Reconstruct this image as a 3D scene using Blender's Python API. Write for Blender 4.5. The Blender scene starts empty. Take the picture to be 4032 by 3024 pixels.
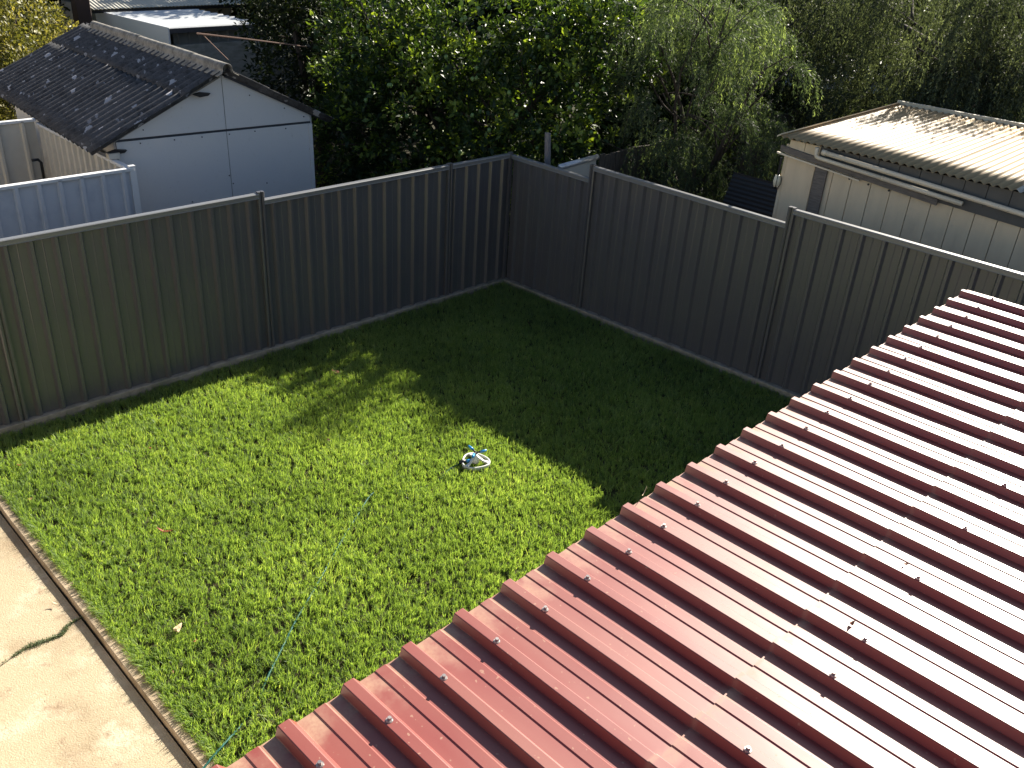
import bpy, math, random
import numpy as np
from mathutils import Vector, Matrix

random.seed(7)
rng = np.random.default_rng(11)
scene = bpy.context.scene
C = scene.collection
rad = math.radians

# ------------------------------------------------------------------ camera
cam_d = bpy.data.cameras.new("camera")
cam = bpy.data.objects.new("camera", cam_d)
C.objects.link(cam)
scene.camera = cam
yaw, pit, rol = rad(132.878), rad(28.157), rad(3.970)
f = Vector((math.cos(pit) * math.cos(yaw), math.cos(pit) * math.sin(yaw), -math.sin(pit)))
r0 = Vector((math.sin(yaw), -math.cos(yaw), 0))
u0 = r0.cross(f)
r1 = r0 * math.cos(rol) + u0 * math.sin(rol)
u1 = -r0 * math.sin(rol) + u0 * math.cos(rol)
M = Matrix((r1, u1, -f)).transposed().to_4x4()
M.translation = Vector((7.337, -7.615, 4.142))
cam.matrix_world = M
cam_d.sensor_width = 36
cam_d.lens = 36 * 3516.1 / 4032
cam_d.clip_start = 0.05
cam_d.clip_end = 600

# ------------------------------------------------------------------ light
SUN = Vector((-0.195, 1.67, 1.0)).normalized()
world = bpy.data.worlds.new("World")
scene.world = world
world.use_nodes = True
wn = world.node_tree
sky = wn.nodes.new("ShaderNodeTexSky")
sky.sky_type = 'NISHITA'
sky.sun_disc = False
sky.sun_elevation = math.asin(SUN.z)
sky.sun_rotation = math.atan2(SUN.x, SUN.y) % (2 * math.pi)
bg = wn.nodes["Background"]
wn.links.new(sky.outputs[0], bg.inputs[0])
bg.inputs[1].default_value = 0.05
sun_d = bpy.data.lights.new("sun", 'SUN')
sun_d.energy = 5.0
sun_d.angle = rad(0.53)
sun_d.color = (1.0, 0.93, 0.80)
sun = bpy.data.objects.new("sun", sun_d)
C.objects.link(sun)
sun.rotation_euler = SUN.to_track_quat('Z', 'Y').to_euler()
sun.location = SUN * 30
scene.view_settings.view_transform = 'Standard'
scene.view_settings.look = 'None'
scene.view_settings.exposure = 1.48
scene.view_settings.gamma = 1
scene.view_settings.use_curve_mapping = False
scene.render.engine = 'CYCLES'
cy = scene.cycles
cy.use_denoising = True
cy.max_bounces = 8
cy.diffuse_bounces = 3
cy.glossy_bounces = 3
cy.transmission_bounces = 4
cy.caustics_reflective = False
cy.caustics_refractive = False


# ------------------------------------------------------------------ helpers
def mat(name, col, rough=0.6, metal=0.0, spec=0.5, noise=None, bump=None, transl=0.0, tint=None, coat=0.0, tcol=(1.40, 1.5, 0.35)):
    """noise = (scale, colour, lo, hi[, stretch xyz]) mixed over the base colour; bump = (scale, distance)"""
    m = bpy.data.materials.new(name)
    m.use_nodes = True
    nt = m.node_tree
    p = nt.nodes["Principled BSDF"]
    out = nt.nodes["Material Output"]
    p.inputs["Roughness"].default_value = rough
    p.inputs["Metallic"].default_value = metal
    p.inputs["Specular IOR Level"].default_value = spec
    p.inputs["Coat Weight"].default_value = coat
    tc = nt.nodes.new("ShaderNodeNewGeometry")
    rgb = nt.nodes.new("ShaderNodeRGB")
    rgb.outputs[0].default_value = (*col, 1)
    cur = rgb.outputs[0]
    for nz in (noise or []):
        mp = nt.nodes.new("ShaderNodeMapping")
        if len(nz) > 4:
            mp.inputs["Scale"].default_value = nz[4]
        nt.links.new(tc.outputs["Position"], mp.inputs[0])
        n = nt.nodes.new("ShaderNodeTexNoise")
        n.inputs["Scale"].default_value = nz[0]
        n.inputs["Detail"].default_value = 5
        n.inputs["Roughness"].default_value = 0.6
        nt.links.new(mp.outputs[0], n.inputs["Vector"])
        mr = nt.nodes.new("ShaderNodeMapRange")
        mr.inputs[1].default_value = nz[2]
        mr.inputs[2].default_value = nz[3]
        nt.links.new(n.outputs["Fac"], mr.inputs[0])
        mx = nt.nodes.new("ShaderNodeMix")
        mx.data_type = 'RGBA'
        nt.links.new(mr.outputs[0], mx.inputs[0])
        nt.links.new(cur, mx.inputs[6])
        mx.inputs[7].default_value = (*nz[1], 1)
        cur = mx.outputs[2]
    if tint:                                   # tint = (colour b, colour c): per-leaf attribute runs base -> b -> c
        at = nt.nodes.new("ShaderNodeAttribute")
        at.attribute_name = "tint"
        cr = nt.nodes.new("ShaderNodeValToRGB")
        e = cr.color_ramp.elements
        e[0].position = 0.0
        e[0].color = (*col, 1)
        e[1].position = 1.0
        e[1].color = (*tint[1], 1)
        k = e.new(0.55)
        k.color = (*tint[0], 1)
        nt.links.new(at.outputs["Fac"], cr.inputs[0])
        cur = cr.outputs[0]
    nt.links.new(cur, p.inputs["Base Color"])
    if bump:
        n = nt.nodes.new("ShaderNodeTexNoise")
        n.inputs["Scale"].default_value = bump[0]
        n.inputs["Detail"].default_value = 6
        nt.links.new(tc.outputs["Position"], n.inputs["Vector"])
        b = nt.nodes.new("ShaderNodeBump")
        b.inputs["Distance"].default_value = bump[1]
        nt.links.new(n.outputs["Fac"], b.inputs["Height"])
        nt.links.new(b.outputs[0], p.inputs["Normal"])
    if transl:
        t = nt.nodes.new("ShaderNodeBsdfTranslucent")
        hs = nt.nodes.new("ShaderNodeMix")
        hs.data_type = 'RGBA'
        hs.blend_type = 'MULTIPLY'
        hs.inputs[0].default_value = 1
        hs.inputs[7].default_value = (*tcol, 1)
        nt.links.new(cur, hs.inputs[6])
        nt.links.new(hs.outputs[2], t.inputs[0])
        mx = nt.nodes.new("ShaderNodeMixShader")
        mx.inputs[0].default_value = transl
        nt.links.new(p.outputs[0], mx.inputs[1])
        nt.links.new(t.outputs[0], mx.inputs[2])
        nt.links.new(mx.outputs[0], out.inputs[0])
    return m


def link_attr_rough(m):
    return m


class MB:
    def __init__(s):
        s.v = []
        s.f = []

    def add(s, vs, fs):
        o = len(s.v)
        s.v += [tuple(a) for a in vs]
        s.f += [tuple(i + o for i in q) for q in fs]
        return s

    def box(s, lo, hi):
        x0, y0, z0 = lo
        x1, y1, z1 = hi
        return s.hexa([(x0, y0, z0), (x1, y0, z0), (x1, y1, z0), (x0, y1, z0)],
                      [(x0, y0, z1), (x1, y0, z1), (x1, y1, z1), (x0, y1, z1)])

    def hexa(s, a, b):
        n = len(a)
        return s.add(list(a) + list(b), [tuple(range(n))[::-1], tuple(range(n, 2 * n))] +
                     [(i, (i + 1) % n, n + (i + 1) % n, n + i) for i in range(n)])

    def prism(s, poly, d):
        """poly: list of 3-D points (planar), d: extrusion vector"""
        d = Vector(d)
        return s.hexa([tuple(Vector(p)) for p in poly], [tuple(Vector(p) + d) for p in poly])

    def tube(s, pts, r, n=8, cap=True):
        pts = [Vector(p) for p in pts]
        rs = r if isinstance(r, (list, tuple)) else [r] * len(pts)
        ring = []
        up = Vector((0.13, 0.21, 0.97))
        vs = []
        for i, p in enumerate(pts):
            t = (pts[min(i + 1, len(pts) - 1)] - pts[max(i - 1, 0)]).normalized()
            a = t.cross(up)
            if a.length < 0.1:
                a = t.cross(Vector((1, 0, 0)))
            a.normalize()
            b = t.cross(a)
            vs += [tuple(p + (a * math.cos(2 * math.pi * k / n) + b * math.sin(2 * math.pi * k / n)) * rs[i]) for k in range(n)]
        fs = []
        for i in range(len(pts) - 1):
            for k in range(n):
                fs.append((i * n + k, i * n + (k + 1) % n, (i + 1) * n + (k + 1) % n, (i + 1) * n + k))
        if cap:
            fs.append(tuple(range(n))[::-1])
            fs.append(tuple(range((len(pts) - 1) * n, len(pts) * n)))
        return s.add(vs, fs)

    def sheet(s, O, A, L, prof, th, nl=1, wob=None):
        """folded metal sheet: prof = [(offset along B, height along N)], swept from O along A*L. A=(dir),  returns both skins"""
        O, A, B, N = Vector(O), Vector(A[0]), Vector(A[1]), Vector(A[2])
        m = len(prof)
        vs = []
        for side in (0, 1):
            for j in range(nl + 1):
                for (b, h) in prof:
                    q = L * j / nl
                    hh = h - th * side + (wob(q, b) if wob else 0)
                    vs.append(tuple(O + A * q + B * b + N * hh))
        o2 = m * (nl + 1)
        fs = []
        for j in range(nl):
            for i in range(m - 1):
                a = j * m + i
                fs.append((a, a + 1, a + m + 1, a + m))
                fs.append((o2 + a, o2 + a + m, o2 + a + m + 1, o2 + a + 1))
        for i in range(m - 1):
            fs.append((i, o2 + i, o2 + i + 1, i + 1))
            a = nl * m + i
            fs.append((a, a + 1, o2 + a + 1, o2 + a))
        for j in range(nl):
            for i, fl in ((0, 1), (m - 1, 0)):
                a = j * m + i
                q = (a, a + m, o2 + a + m, o2 + a)
                fs.append(q if fl else q[::-1])
        return s.add(vs, fs)

    def mesh(s, name, m, smooth=False):
        me = bpy.data.meshes.new(name)
        me.from_pydata(s.v, [], s.f)
        me.materials.append(m)
        if smooth:
            me.polygons.foreach_set("use_smooth", [True] * len(me.polygons))
        me.update()
        return me

    def build(s, name, m, parent=None, smooth=False, **kw):
        return link(name, s.mesh(name, m, smooth), parent, **kw)


def link(name, me, parent=None, loc=None, **kw):
    o = bpy.data.objects.new(name, me)
    C.objects.link(o)
    if parent:
        o.parent = parent
    if loc is not None:
        o.location = loc
    for k, v in kw.items():
        o[k] = v
    return o


def thing(name, label, cat, loc=(0, 0, 0), group=None, rz=0):
    o = bpy.data.objects.new(name, None)
    o.empty_display_size = 0.1
    C.objects.link(o)
    o.location = loc
    o.rotation_euler = (0, 0, rz)
    o["label"] = label
    o["category"] = cat
    if group:
        o["group"] = group
    return o


def bevel(o, w=0.004, seg=2):
    b = o.modifiers.new("bevel", 'BEVEL')
    b.width = w
    b.segments = seg
    b.limit_method = 'ANGLE'
    return o


def np_mesh(name, verts, faces, m, tint=None, smooth=False):
    """verts (n,3) faces (k,3)"""
    me = bpy.data.meshes.new(name)
    me.vertices.add(len(verts))
    me.vertices.foreach_set("co", np.ascontiguousarray(verts, dtype=np.float32).ravel())
    k = len(faces)
    me.loops.add(k * 3)
    me.loops.foreach_set("vertex_index", np.ascontiguousarray(faces, dtype=np.int32).ravel())
    me.polygons.add(k)
    me.polygons.foreach_set("loop_start", np.arange(0, k * 3, 3, dtype=np.int32))
    if tint is not None:
        a = me.attributes.new("tint", 'FLOAT', 'POINT')
        a.data.foreach_set("value", np.ascontiguousarray(tint, dtype=np.float32))
    if smooth:
        me.polygons.foreach_set("use_smooth", np.ones(k, dtype=bool))
    me.materials.append(m)
    me.update(calc_edges=True)
    return me


def G(x, y):
    """ground level of the yard"""
    return -0.085 + 0.022 * x - 0.010 * y


def YS(x):
    """the edging runs slightly out of square"""
    return 0.078 - 0.017 * (x - 1.4)


def norm(a):
    return a / (np.linalg.norm(a, axis=1, keepdims=True) + 1e-9)


def leaf_verts(base, d, side, nrm, L, W, fold=0.25):
    """two-triangle folded leaves -> verts (4n,3), faces (2n,3)"""
    n = len(base)
    L = L[:, None]
    W = W[:, None]
    mid = base + d * L * 0.45
    v = np.stack([base, mid + side * W * 0.5 + nrm * W * fold, base + d * L, mid - side * W * 0.5 + nrm * W * fold], 1).reshape(-1, 3)
    i = (np.arange(n) * 4)[:, None]
    fc = np.concatenate([i + np.array([[0, 1, 2]]), i + np.array([[0, 2, 3]])], 1).reshape(-1, 3)
    return v, fc


# ------------------------------------------------------------------ materials
M_fence = mat("fence_paint", (0.080, 0.078, 0.090), 0.33, spec=0.7, noise=[(1.2, (0.094, 0.094, 0.096), 0.35, 0.75), (9, (0.105, 0.10, 0.094), 0.56, 0.85, (1, 1, 0.25))], bump=(90, 0.0004))
M_rail = mat("rail_paint", (0.155, 0.157, 0.162), 0.33, spec=0.8, noise=[(7, (0.17, 0.165, 0.155), 0.5, 0.8)])
M_plinth = mat("plinth_concrete", (0.30, 0.27, 0.22), 0.9, noise=[(14, (0.16, 0.14, 0.11), 0.45, 0.75), (3, (0.20, 0.19, 0.14), 0.5, 0.7)], bump=(60, 0.003))
M_soil = mat("soil", (0.045, 0.036, 0.022), 1.0, spec=0.1, noise=[(25, (0.07, 0.085, 0.03), 0.4, 0.7)], bump=(40, 0.01))
M_ground = mat("neighbour_ground", (0.05, 0.045, 0.032), 1.0, spec=0.1, noise=[(6, (0.055, 0.06, 0.03), 0.4, 0.7)], bump=(30, 0.02))
M_edge = mat("edging_concrete", (0.45, 0.35, 0.24), 0.9, noise=[(30, (0.20, 0.15, 0.10), 0.5, 0.8), (5, (0.24, 0.18, 0.11), 0.45, 0.7)], bump=(80, 0.003))
M_red = None
M_screw = mat("screw_steel", (0.42, 0.38, 0.36), 0.35, metal=0.7)
M_white = mat("painted_fibro", (0.66, 0.65, 0.645), 0.55, noise=[(2.5, (0.62, 0.62, 0.64), 0.35, 0.8), (22, (0.50, 0.49, 0.47), 0.62, 0.85)], bump=(40, 0.0008))
M_dark = mat("dark_joint", (0.05, 0.055, 0.07), 0.7)
M_cream = mat("cream_steel", (0.60, 0.56, 0.48), 0.5, noise=[(3, (0.50, 0.465, 0.40), 0.45, 0.8), (40, (0.34, 0.30, 0.24), 0.66, 0.8)])
M_bluewhite = mat("chalky_white_steel", (0.60, 0.61, 0.64), 0.5, noise=[(5, (0.46, 0.48, 0.53), 0.5, 0.8), (17, (0.12, 0.11, 0.11), 0.72, 0.78)])
M_rib = mat("rib_cream", (0.50, 0.44, 0.33), 0.5)
M_galv = mat("galvanised", (0.55, 0.56, 0.58), 0.35, metal=0.5, noise=[(20, (0.40, 0.41, 0.43), 0.45, 0.7)])
M_timber = mat("weathered_timber", (0.20, 0.17, 0.145), 0.9, noise=[(6, (0.09, 0.08, 0.07), 0.4, 0.7, (2, 20, 20))], bump=(30, 0.003))
M_post = mat("grey_hardwood", (0.20, 0.19, 0.20), 0.9, noise=[(14, (0.08, 0.075, 0.08), 0.45, 0.75, (12, 12, 1))], bump=(40, 0.004))
M_pvc = mat("pvc_pipe", (0.70, 0.60, 0.45), 0.45, noise=[(30, (0.22, 0.20, 0.17), 0.64, 0.75)])
M_board = mat("cream_board", (0.72, 0.585, 0.40), 0.75, noise=[(4, (0.62, 0.50, 0.34), 0.4, 0.8, (3, 3, 0.6)), (2, (0.36, 0.30, 0.22), 0.6, 0.9)], bump=(25, 0.001))
M_greyboard = mat("grey_infill", (0.115, 0.11, 0.10), 0.8, noise=[(5, (0.085, 0.08, 0.075), 0.4, 0.8)])
M_black = mat("black_plastic", (0.012, 0.012, 0.014), 0.45)
M_blue = mat("blue_plastic", (0.02, 0.26, 0.62), 0.3, coat=0.3)
M_plastic = mat("white_plastic", (0.66, 0.66, 0.62), 0.4, coat=0.2)
M_bark = mat("bark", (0.075, 0.055, 0.042), 0.95, noise=[(12, (0.035, 0.027, 0.022), 0.4, 0.7, (6, 6, 1))], bump=(25, 0.01))
M_glass = mat("lamp_glass", (0.75, 0.68, 0.5), 0.25)
M_deadleaf = mat("dead_leaf", (0.24, 0.10, 0.05), 0.8, noise=[(60, (0.12, 0.05, 0.03), 0.45, 0.7)])
M_redleaf = mat("red_leaf", (0.25, 0.035, 0.02), 0.7, noise=[(60, (0.12, 0.02, 0.015), 0.45, 0.7)])
M_paleleaf = mat("pale_leaf", (0.62, 0.48, 0.30), 0.8, noise=[(80, (0.40, 0.28, 0.17), 0.45, 0.7)])

M_grass = mat("grass_blade", (0.100, 0.150, 0.072), 0.42, spec=0.35, transl=0.55, tint=((0.238, 0.338, 0.125), (0.44, 0.50, 0.24)), tcol=(1.45, 1.5, 0.42))
M_citrus = mat("citrus_leaf", (0.022, 0.042, 0.016), 0.42, spec=0.4, transl=0.40, tint=((0.052, 0.090, 0.028), (0.26, 0.34, 0.06)), tcol=(1.5, 1.5, 0.4))
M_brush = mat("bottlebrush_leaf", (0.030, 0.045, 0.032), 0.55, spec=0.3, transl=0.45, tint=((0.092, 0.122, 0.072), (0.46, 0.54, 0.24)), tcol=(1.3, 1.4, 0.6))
M_willow = mat("pepper_leaf", (0.034, 0.044, 0.030), 0.55, spec=0.3, transl=0.48, tint=((0.110, 0.130, 0.078), (0.44, 0.48, 0.29)), tcol=(1.3, 1.35, 0.7))
M_bush = mat("bush_leaf", (0.10, 0.11, 0.035), 0.5, transl=0.4, tint=((0.19, 0.185, 0.065), (0.34, 0.30, 0.11)), tcol=(1.35, 1.3, 0.5))
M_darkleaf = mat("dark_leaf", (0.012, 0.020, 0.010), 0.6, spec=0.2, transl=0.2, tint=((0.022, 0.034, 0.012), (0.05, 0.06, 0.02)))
M_weed = mat("weed_leaf", (0.06, 0.10, 0.05), 0.7, transl=0.2, tint=((0.09, 0.13, 0.06), (0.14, 0.17, 0.08)))
M_fruit = mat("green_lemon", (0.12, 0.20, 0.06), 0.45)


def roof_material():
    """maroon enamel with dust lying near the sheet ends"""
    m = mat("maroon_enamel", (0.215, 0.036, 0.029), 0.42, spec=0.6, coat=0.38)
    nt = m.node_tree
    p = nt.nodes["Principled BSDF"]
    tc = nt.nodes.new("ShaderNodeTexCoord")
    geo = nt.nodes.new("ShaderNodeNewGeometry")
    sep = nt.nodes.new("ShaderNodeSeparateXYZ")
    nt.links.new(tc.outputs["Object"], sep.inputs[0])
    base = p.inputs["Base Color"].links[0].from_socket

    def noise(scale, det, sx=1.0):
        mp = nt.nodes.new("ShaderNodeMapping")
        mp.inputs["Scale"].default_value = (sx, 1, 1)
        nt.links.new(geo.outputs["Position"], mp.inputs[0])
        n = nt.nodes.new("ShaderNodeTexNoise")
        n.inputs["Scale"].default_value = scale
        n.inputs["Detail"].default_value = det
        nt.links.new(mp.outputs[0], n.inputs["Vector"])
        return n.outputs["Fac"]

    def mth(op, a, b=None, clamp=False):
        n = nt.nodes.new("ShaderNodeMath")
        n.operation = op
        n.use_clamp = clamp
        for i, q in enumerate((a, b)):
            if q is None:
                continue
            if isinstance(q, (int, float)):
                n.inputs[i].default_value = q
            else:
                nt.links.new(q, n.inputs[i])
        return n.outputs[0]

    def rng_(v, a, b, c=0.0, d=1.0):
        n = nt.nodes.new("ShaderNodeMapRange")
        for i, q in enumerate((a, b, c, d)):
            n.inputs[i + 1].default_value = q
        nt.links.new(v, n.inputs[0])
        return n.outputs[0]
    # object X = metres from the end of the sheet, object Z = height above the pan
    edge = rng_(sep.outputs[0], 0.0, 0.17, 1.0, 0.0)
    edge2 = rng_(mth('ABSOLUTE', mth('SUBTRACT', sep.outputs[0], 0.685)), 0.0, 0.035, 0.9, 0.0)
    low = rng_(sep.outputs[2], 0.001, 0.004, 1.0, 0.12)
    n1 = noise(16, 6)
    n2 = noise(120, 3)
    dust = mth('MULTIPLY', mth('ADD', mth('MAXIMUM', edge, mth('MULTIPLY', edge2, 0.8)), 0.0), rng_(n1, 0.28, 0.62))
    dust = mth('MULTIPLY', dust, low)
    dust = mth('MULTIPLY', dust, rng_(n2, 0.2, 0.6, 0.6, 1.0), clamp=True)
    lap = mth('MULTIPLY', rng_(mth('ABSOLUTE', mth('SUBTRACT', sep.outputs[0], 0.678)), 0.003, 0.012, 0.42, 0.0), rng_(noise(22, 4), 0.30, 0.55, 0.25, 1.0))
    dust = mth('MAXIMUM', dust, lap)
    film = mth('MULTIPLY', rng_(noise(5, 5, 0.25), 0.35, 0.8), 0.20)
    spots = rng_(noise(70, 1), 0.73, 0.76, 0.0, 0.5)
    dust = mth('MAXIMUM', dust, mth('MAXIMUM', film, spots), clamp=True)
    mx = nt.nodes.new("ShaderNodeMix")
    mx.data_type = 'RGBA'
    nt.links.new(dust, mx.inputs[0])
    nt.links.new(base, mx.inputs[6])
    mx.inputs[7].default_value = (0.40, 0.25, 0.16, 1)
    nt.links.new(mx.outputs[2], p.inputs["Base Color"])
    rr = mth('ADD', mth('MULTIPLY', dust, 0.45), mth('ADD', 0.40, mth('MULTIPLY', noise(7, 4, 0.3), 0.10)), clamp=True)
    nt.links.new(rr, p.inputs["Roughness"])
    p.inputs["Coat Roughness"].default_value = 0.32
    b = nt.nodes.new("ShaderNodeBump")
    b.inputs["Distance"].default_value = 0.0015
    b.inputs["Strength"].default_value = 0.6
    nt.links.new(noise(9, 2, 0.5), b.inputs["Height"])
    nt.links.new(b.outputs[0], p.inputs["Normal"])
    return m


M_red = roof_material()


def fibro_roof_material():
    m = mat("weathered_asbestos_sheet", (0.090, 0.090, 0.096), 0.95, spec=0.2,
            noise=[(9, (0.050, 0.050, 0.054), 0.45, 0.68), (38, (0.030, 0.030, 0.032), 0.52, 0.72), (1.3, (0.12, 0.118, 0.125), 0.5, 0.8)], bump=(45, 0.004))
    nt = m.node_tree
    p = nt.nodes["Principled BSDF"]
    tc = nt.nodes.new("ShaderNodeNewGeometry")
    base = p.inputs["Base Color"].links[0].from_socket
    cur = base
    for sc_, th, colr in ((4.2, 0.21, (0.40, 0.40, 0.43)), (10.0, 0.20, (0.26, 0.26, 0.28))):
        v = nt.nodes.new("ShaderNodeTexVoronoi")
        v.voronoi_dimensions = '2D'
        v.inputs["Scale"].default_value = sc_
        v.inputs["Randomness"].default_value = 1.0
        n = nt.nodes.new("ShaderNodeTexNoise")
        n.inputs["Scale"].default_value = 30
        ad = nt.nodes.new("ShaderNodeMix")
        ad.data_type = 'RGBA'
        ad.blend_type = 'LINEAR_LIGHT'
        ad.inputs[0].default_value = 0.03
        nt.links.new(tc.outputs["Position"], ad.inputs[6])
        nt.links.new(tc.outputs["Position"], n.inputs["Vector"])
        nt.links.new(n.outputs["Color"], ad.inputs[7])
        nt.links.new(ad.outputs[2], v.inputs["Vector"])
        wn_ = nt.nodes.new("ShaderNodeSeparateColor")
        nt.links.new(v.outputs["Color"], wn_.inputs[0])
        mul = nt.nodes.new("ShaderNodeMath")
        mul.operation = 'MULTIPLY'
        nt.links.new(wn_.outputs[0], mul.inputs[0])
        mul.inputs[1].default_value = th
        lt = nt.nodes.new("ShaderNodeMath")
        lt.operation = 'LESS_THAN'
        nt.links.new(v.outputs["Distance"], lt.inputs[0])
        nt.links.new(mul.outputs[0], lt.inputs[1])
        gt = nt.nodes.new("ShaderNodeMath")
        gt.operation = 'GREATER_THAN'
        nt.links.new(wn_.outputs[1], gt.inputs[0])
        gt.inputs[1].default_value = 0.62
        mm = nt.nodes.new("ShaderNodeMath")
        mm.operation = 'MULTIPLY'
        nt.links.new(lt.outputs[0], mm.inputs[0])
        nt.links.new(gt.outputs[0], mm.inputs[1])
        mx = nt.nodes.new("ShaderNodeMix")
        mx.data_type = 'RGBA'
        nt.links.new(mm.outputs[0], mx.inputs[0])
        nt.links.new(cur, mx.inputs[6])
        mx.inputs[7].default_value = (*colr, 1)
        cur = mx.outputs[2]
    nt.links.new(cur, p.inputs["Base Color"])
    return m


M_fibro = fibro_roof_material()
M_ridge = mat("ridge_cap_fibro", (0.30, 0.28, 0.25), 0.95, spec=0.2, noise=[(12, (0.15, 0.14, 0.125), 0.42, 0.68), (50, (0.12, 0.11, 0.10), 0.58, 0.72)], bump=(50, 0.003))


def concrete_material():
    m = mat("slab_concrete", (0.40, 0.335, 0.225), 0.92, spec=0.25,
            noise=[(1.7, (0.28, 0.21, 0.135), 0.48, 0.70), (4.5, (0.50, 0.425, 0.31), 0.52, 0.66), (9, (0.27, 0.20, 0.13), 0.56, 0.72),
                   (38, (0.40, 0.30, 0.20), 0.55, 0.72), (85, (0.20, 0.145, 0.095), 0.63, 0.70), (150, (0.66, 0.57, 0.44), 0.60, 0.70)], bump=(110, 0.004))
    return m


M_slab = concrete_material()


# ------------------------------------------------------------------ ground
NZ = -0.30        # neighbours' ground level
gm = MB()
S = 300
gm.add([(-S, -S, NZ), (S, -S, NZ), (S, S, NZ), (-S, S, NZ)], [(0, 1, 2, 3)])
gm.build("ground", M_ground, kind="structure")
# yard base (soil under the grass), a gently sloping block
ls = MB()
XE, YE = 6.4, -6.302
ls.hexa([(0.0, YE + YS(0), NZ - 0.05), (XE, YE + YS(XE), NZ - 0.05), (XE, -0.0, NZ - 0.05), (0.0, -0.0, NZ - 0.05)],
        [(0.0, YE + YS(0), G(0, YE)), (XE, YE + YS(XE), G(XE, YE)), (XE, 0.0, G(XE, 0)), (0.0, 0.0, G(0, 0))])
ls.build("lawn_soil", M_soil, kind="structure")


def make_grass():
    # tufts of blades radiating from shared crowns
    n1, n2 = 60000, 5000
    X = np.concatenate([rng.uniform(0.055, 4.45, n1), rng.uniform(4.45, 6.3, n2)])
    Y = np.concatenate([rng.uniform(-6.30, -0.06, n1), rng.uniform(-6.30, -0.06, n2)])
    Y = np.minimum(Y, -0.06 - 0.004 * X)
    edge_n = 1500
    X = np.concatenate([X, rng.uniform(0.06, 5.0, edge_n)])
    Y = np.concatenate([Y, rng.uniform(-6.315, -6.27, edge_n)])
    Y = np.maximum(Y, -6.315 + YS(X))
    keep = ~((Y <= -6.314 + YS(X)) & (rng.random(len(X)) < 0.55))
    X, Y = X[keep], Y[keep]
    Y = np.where(Y <= -6.314 + YS(X), Y + rng.uniform(0, 0.05, len(X)), Y)
    k = 7
    nt_ = len(X)

    def lf(x, y, s, ph):
        return (np.sin(x * s + ph) * np.cos(y * s * 1.13 + 2 * ph) + np.sin((x + y) * s * 0.71 + 3 * ph) * np.cos((x - y) * s * 0.83 + ph)) * 0.5
    vig = 1.0 + 0.18 * lf(X, Y, 9.0, 1.3) + 0.12 * lf(X, Y, 23.0, 0.4) + rng.normal(0, 0.10, nt_)
    leanx = 0.25 * lf(X, Y, 13.0, 2.2)
    leany = 0.25 * lf(X, Y, 11.0, 0.7)
    ttint = 0.45 + 0.18 * lf(X, Y, 3.1, 0.9) + 0.12 * lf(X, Y, 16.0, 1.9) + rng.normal(0, 0.08, nt_)
    bx = np.repeat(X, k) + rng.normal(0, 0.007, nt_ * k)
    by = np.repeat(Y, k) + rng.normal(0, 0.007, nt_ * k)
    v_ = np.repeat(vig, k)
    n = nt_ * k
    L = np.clip(rng.normal(0.046, 0.011, n) * v_, 0.02, 0.085)
    W = rng.uniform(0.0032, 0.0056, n)
    az = rng.uniform(0, 2 * math.pi, n)
    lean = np.abs(rng.normal(0.34, 0.24, n))
    dx = np.cos(az) * lean + np.repeat(leanx, k)
    dy = np.sin(az) * lean + np.repeat(leany, k)
    edge = np.clip((-6.22 + YS(bx) - by) / 0.08, 0, 1)
    dy = dy - edge * 0.30
    base = np.stack([bx, by, G(bx, by) + 0.012 + np.maximum(0, rng.normal(0.004, 0.006, n))], 1)
    d1 = norm(np.stack([dx * 0.5, dy * 0.5, np.ones(n)], 1))
    d2 = norm(np.stack([dx * 1.6, dy * 1.6, np.ones(n) * rng.uniform(0.35, 1.0, n)], 1))
    fa = rng.uniform(0, 2 * math.pi, n)
    side = norm(np.cross(d1, np.stack([np.cos(fa), np.sin(fa), np.zeros(n)], 1)))
    mid = base + d1 * (L * 0.55)[:, None]
    tip = mid + d2 * (L * 0.5)[:, None]
    w = (W * 0.5)[:, None]
    V = np.stack([base - side * w, base + side * w, mid - side * w * 0.9, mid + side * w * 0.9, tip], 1).reshape(-1, 3)
    i = (np.arange(n) * 5)[:, None]
    F = np.concatenate([i + [[0, 1, 3]], i + [[0, 3, 2]], i + [[2, 3, 4]]], 1).reshape(-1, 3)
    t = np.repeat(ttint, k) + rng.normal(0, 0.16, n)
    dead = rng.random(n) < 0.012
    t = np.clip(t, 0, 1)
    t[dead] = 1.0
    T = np.repeat(t, 5)
    me = np_mesh("lawn_grass", V, F, M_grass, T)
    o = link("lawn_grass", me)
    o["kind"] = "stuff"
    o["label"] = "thick bright green lawn, half of it in fence shade"
    o["category"] = "grass"


make_grass()

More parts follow.
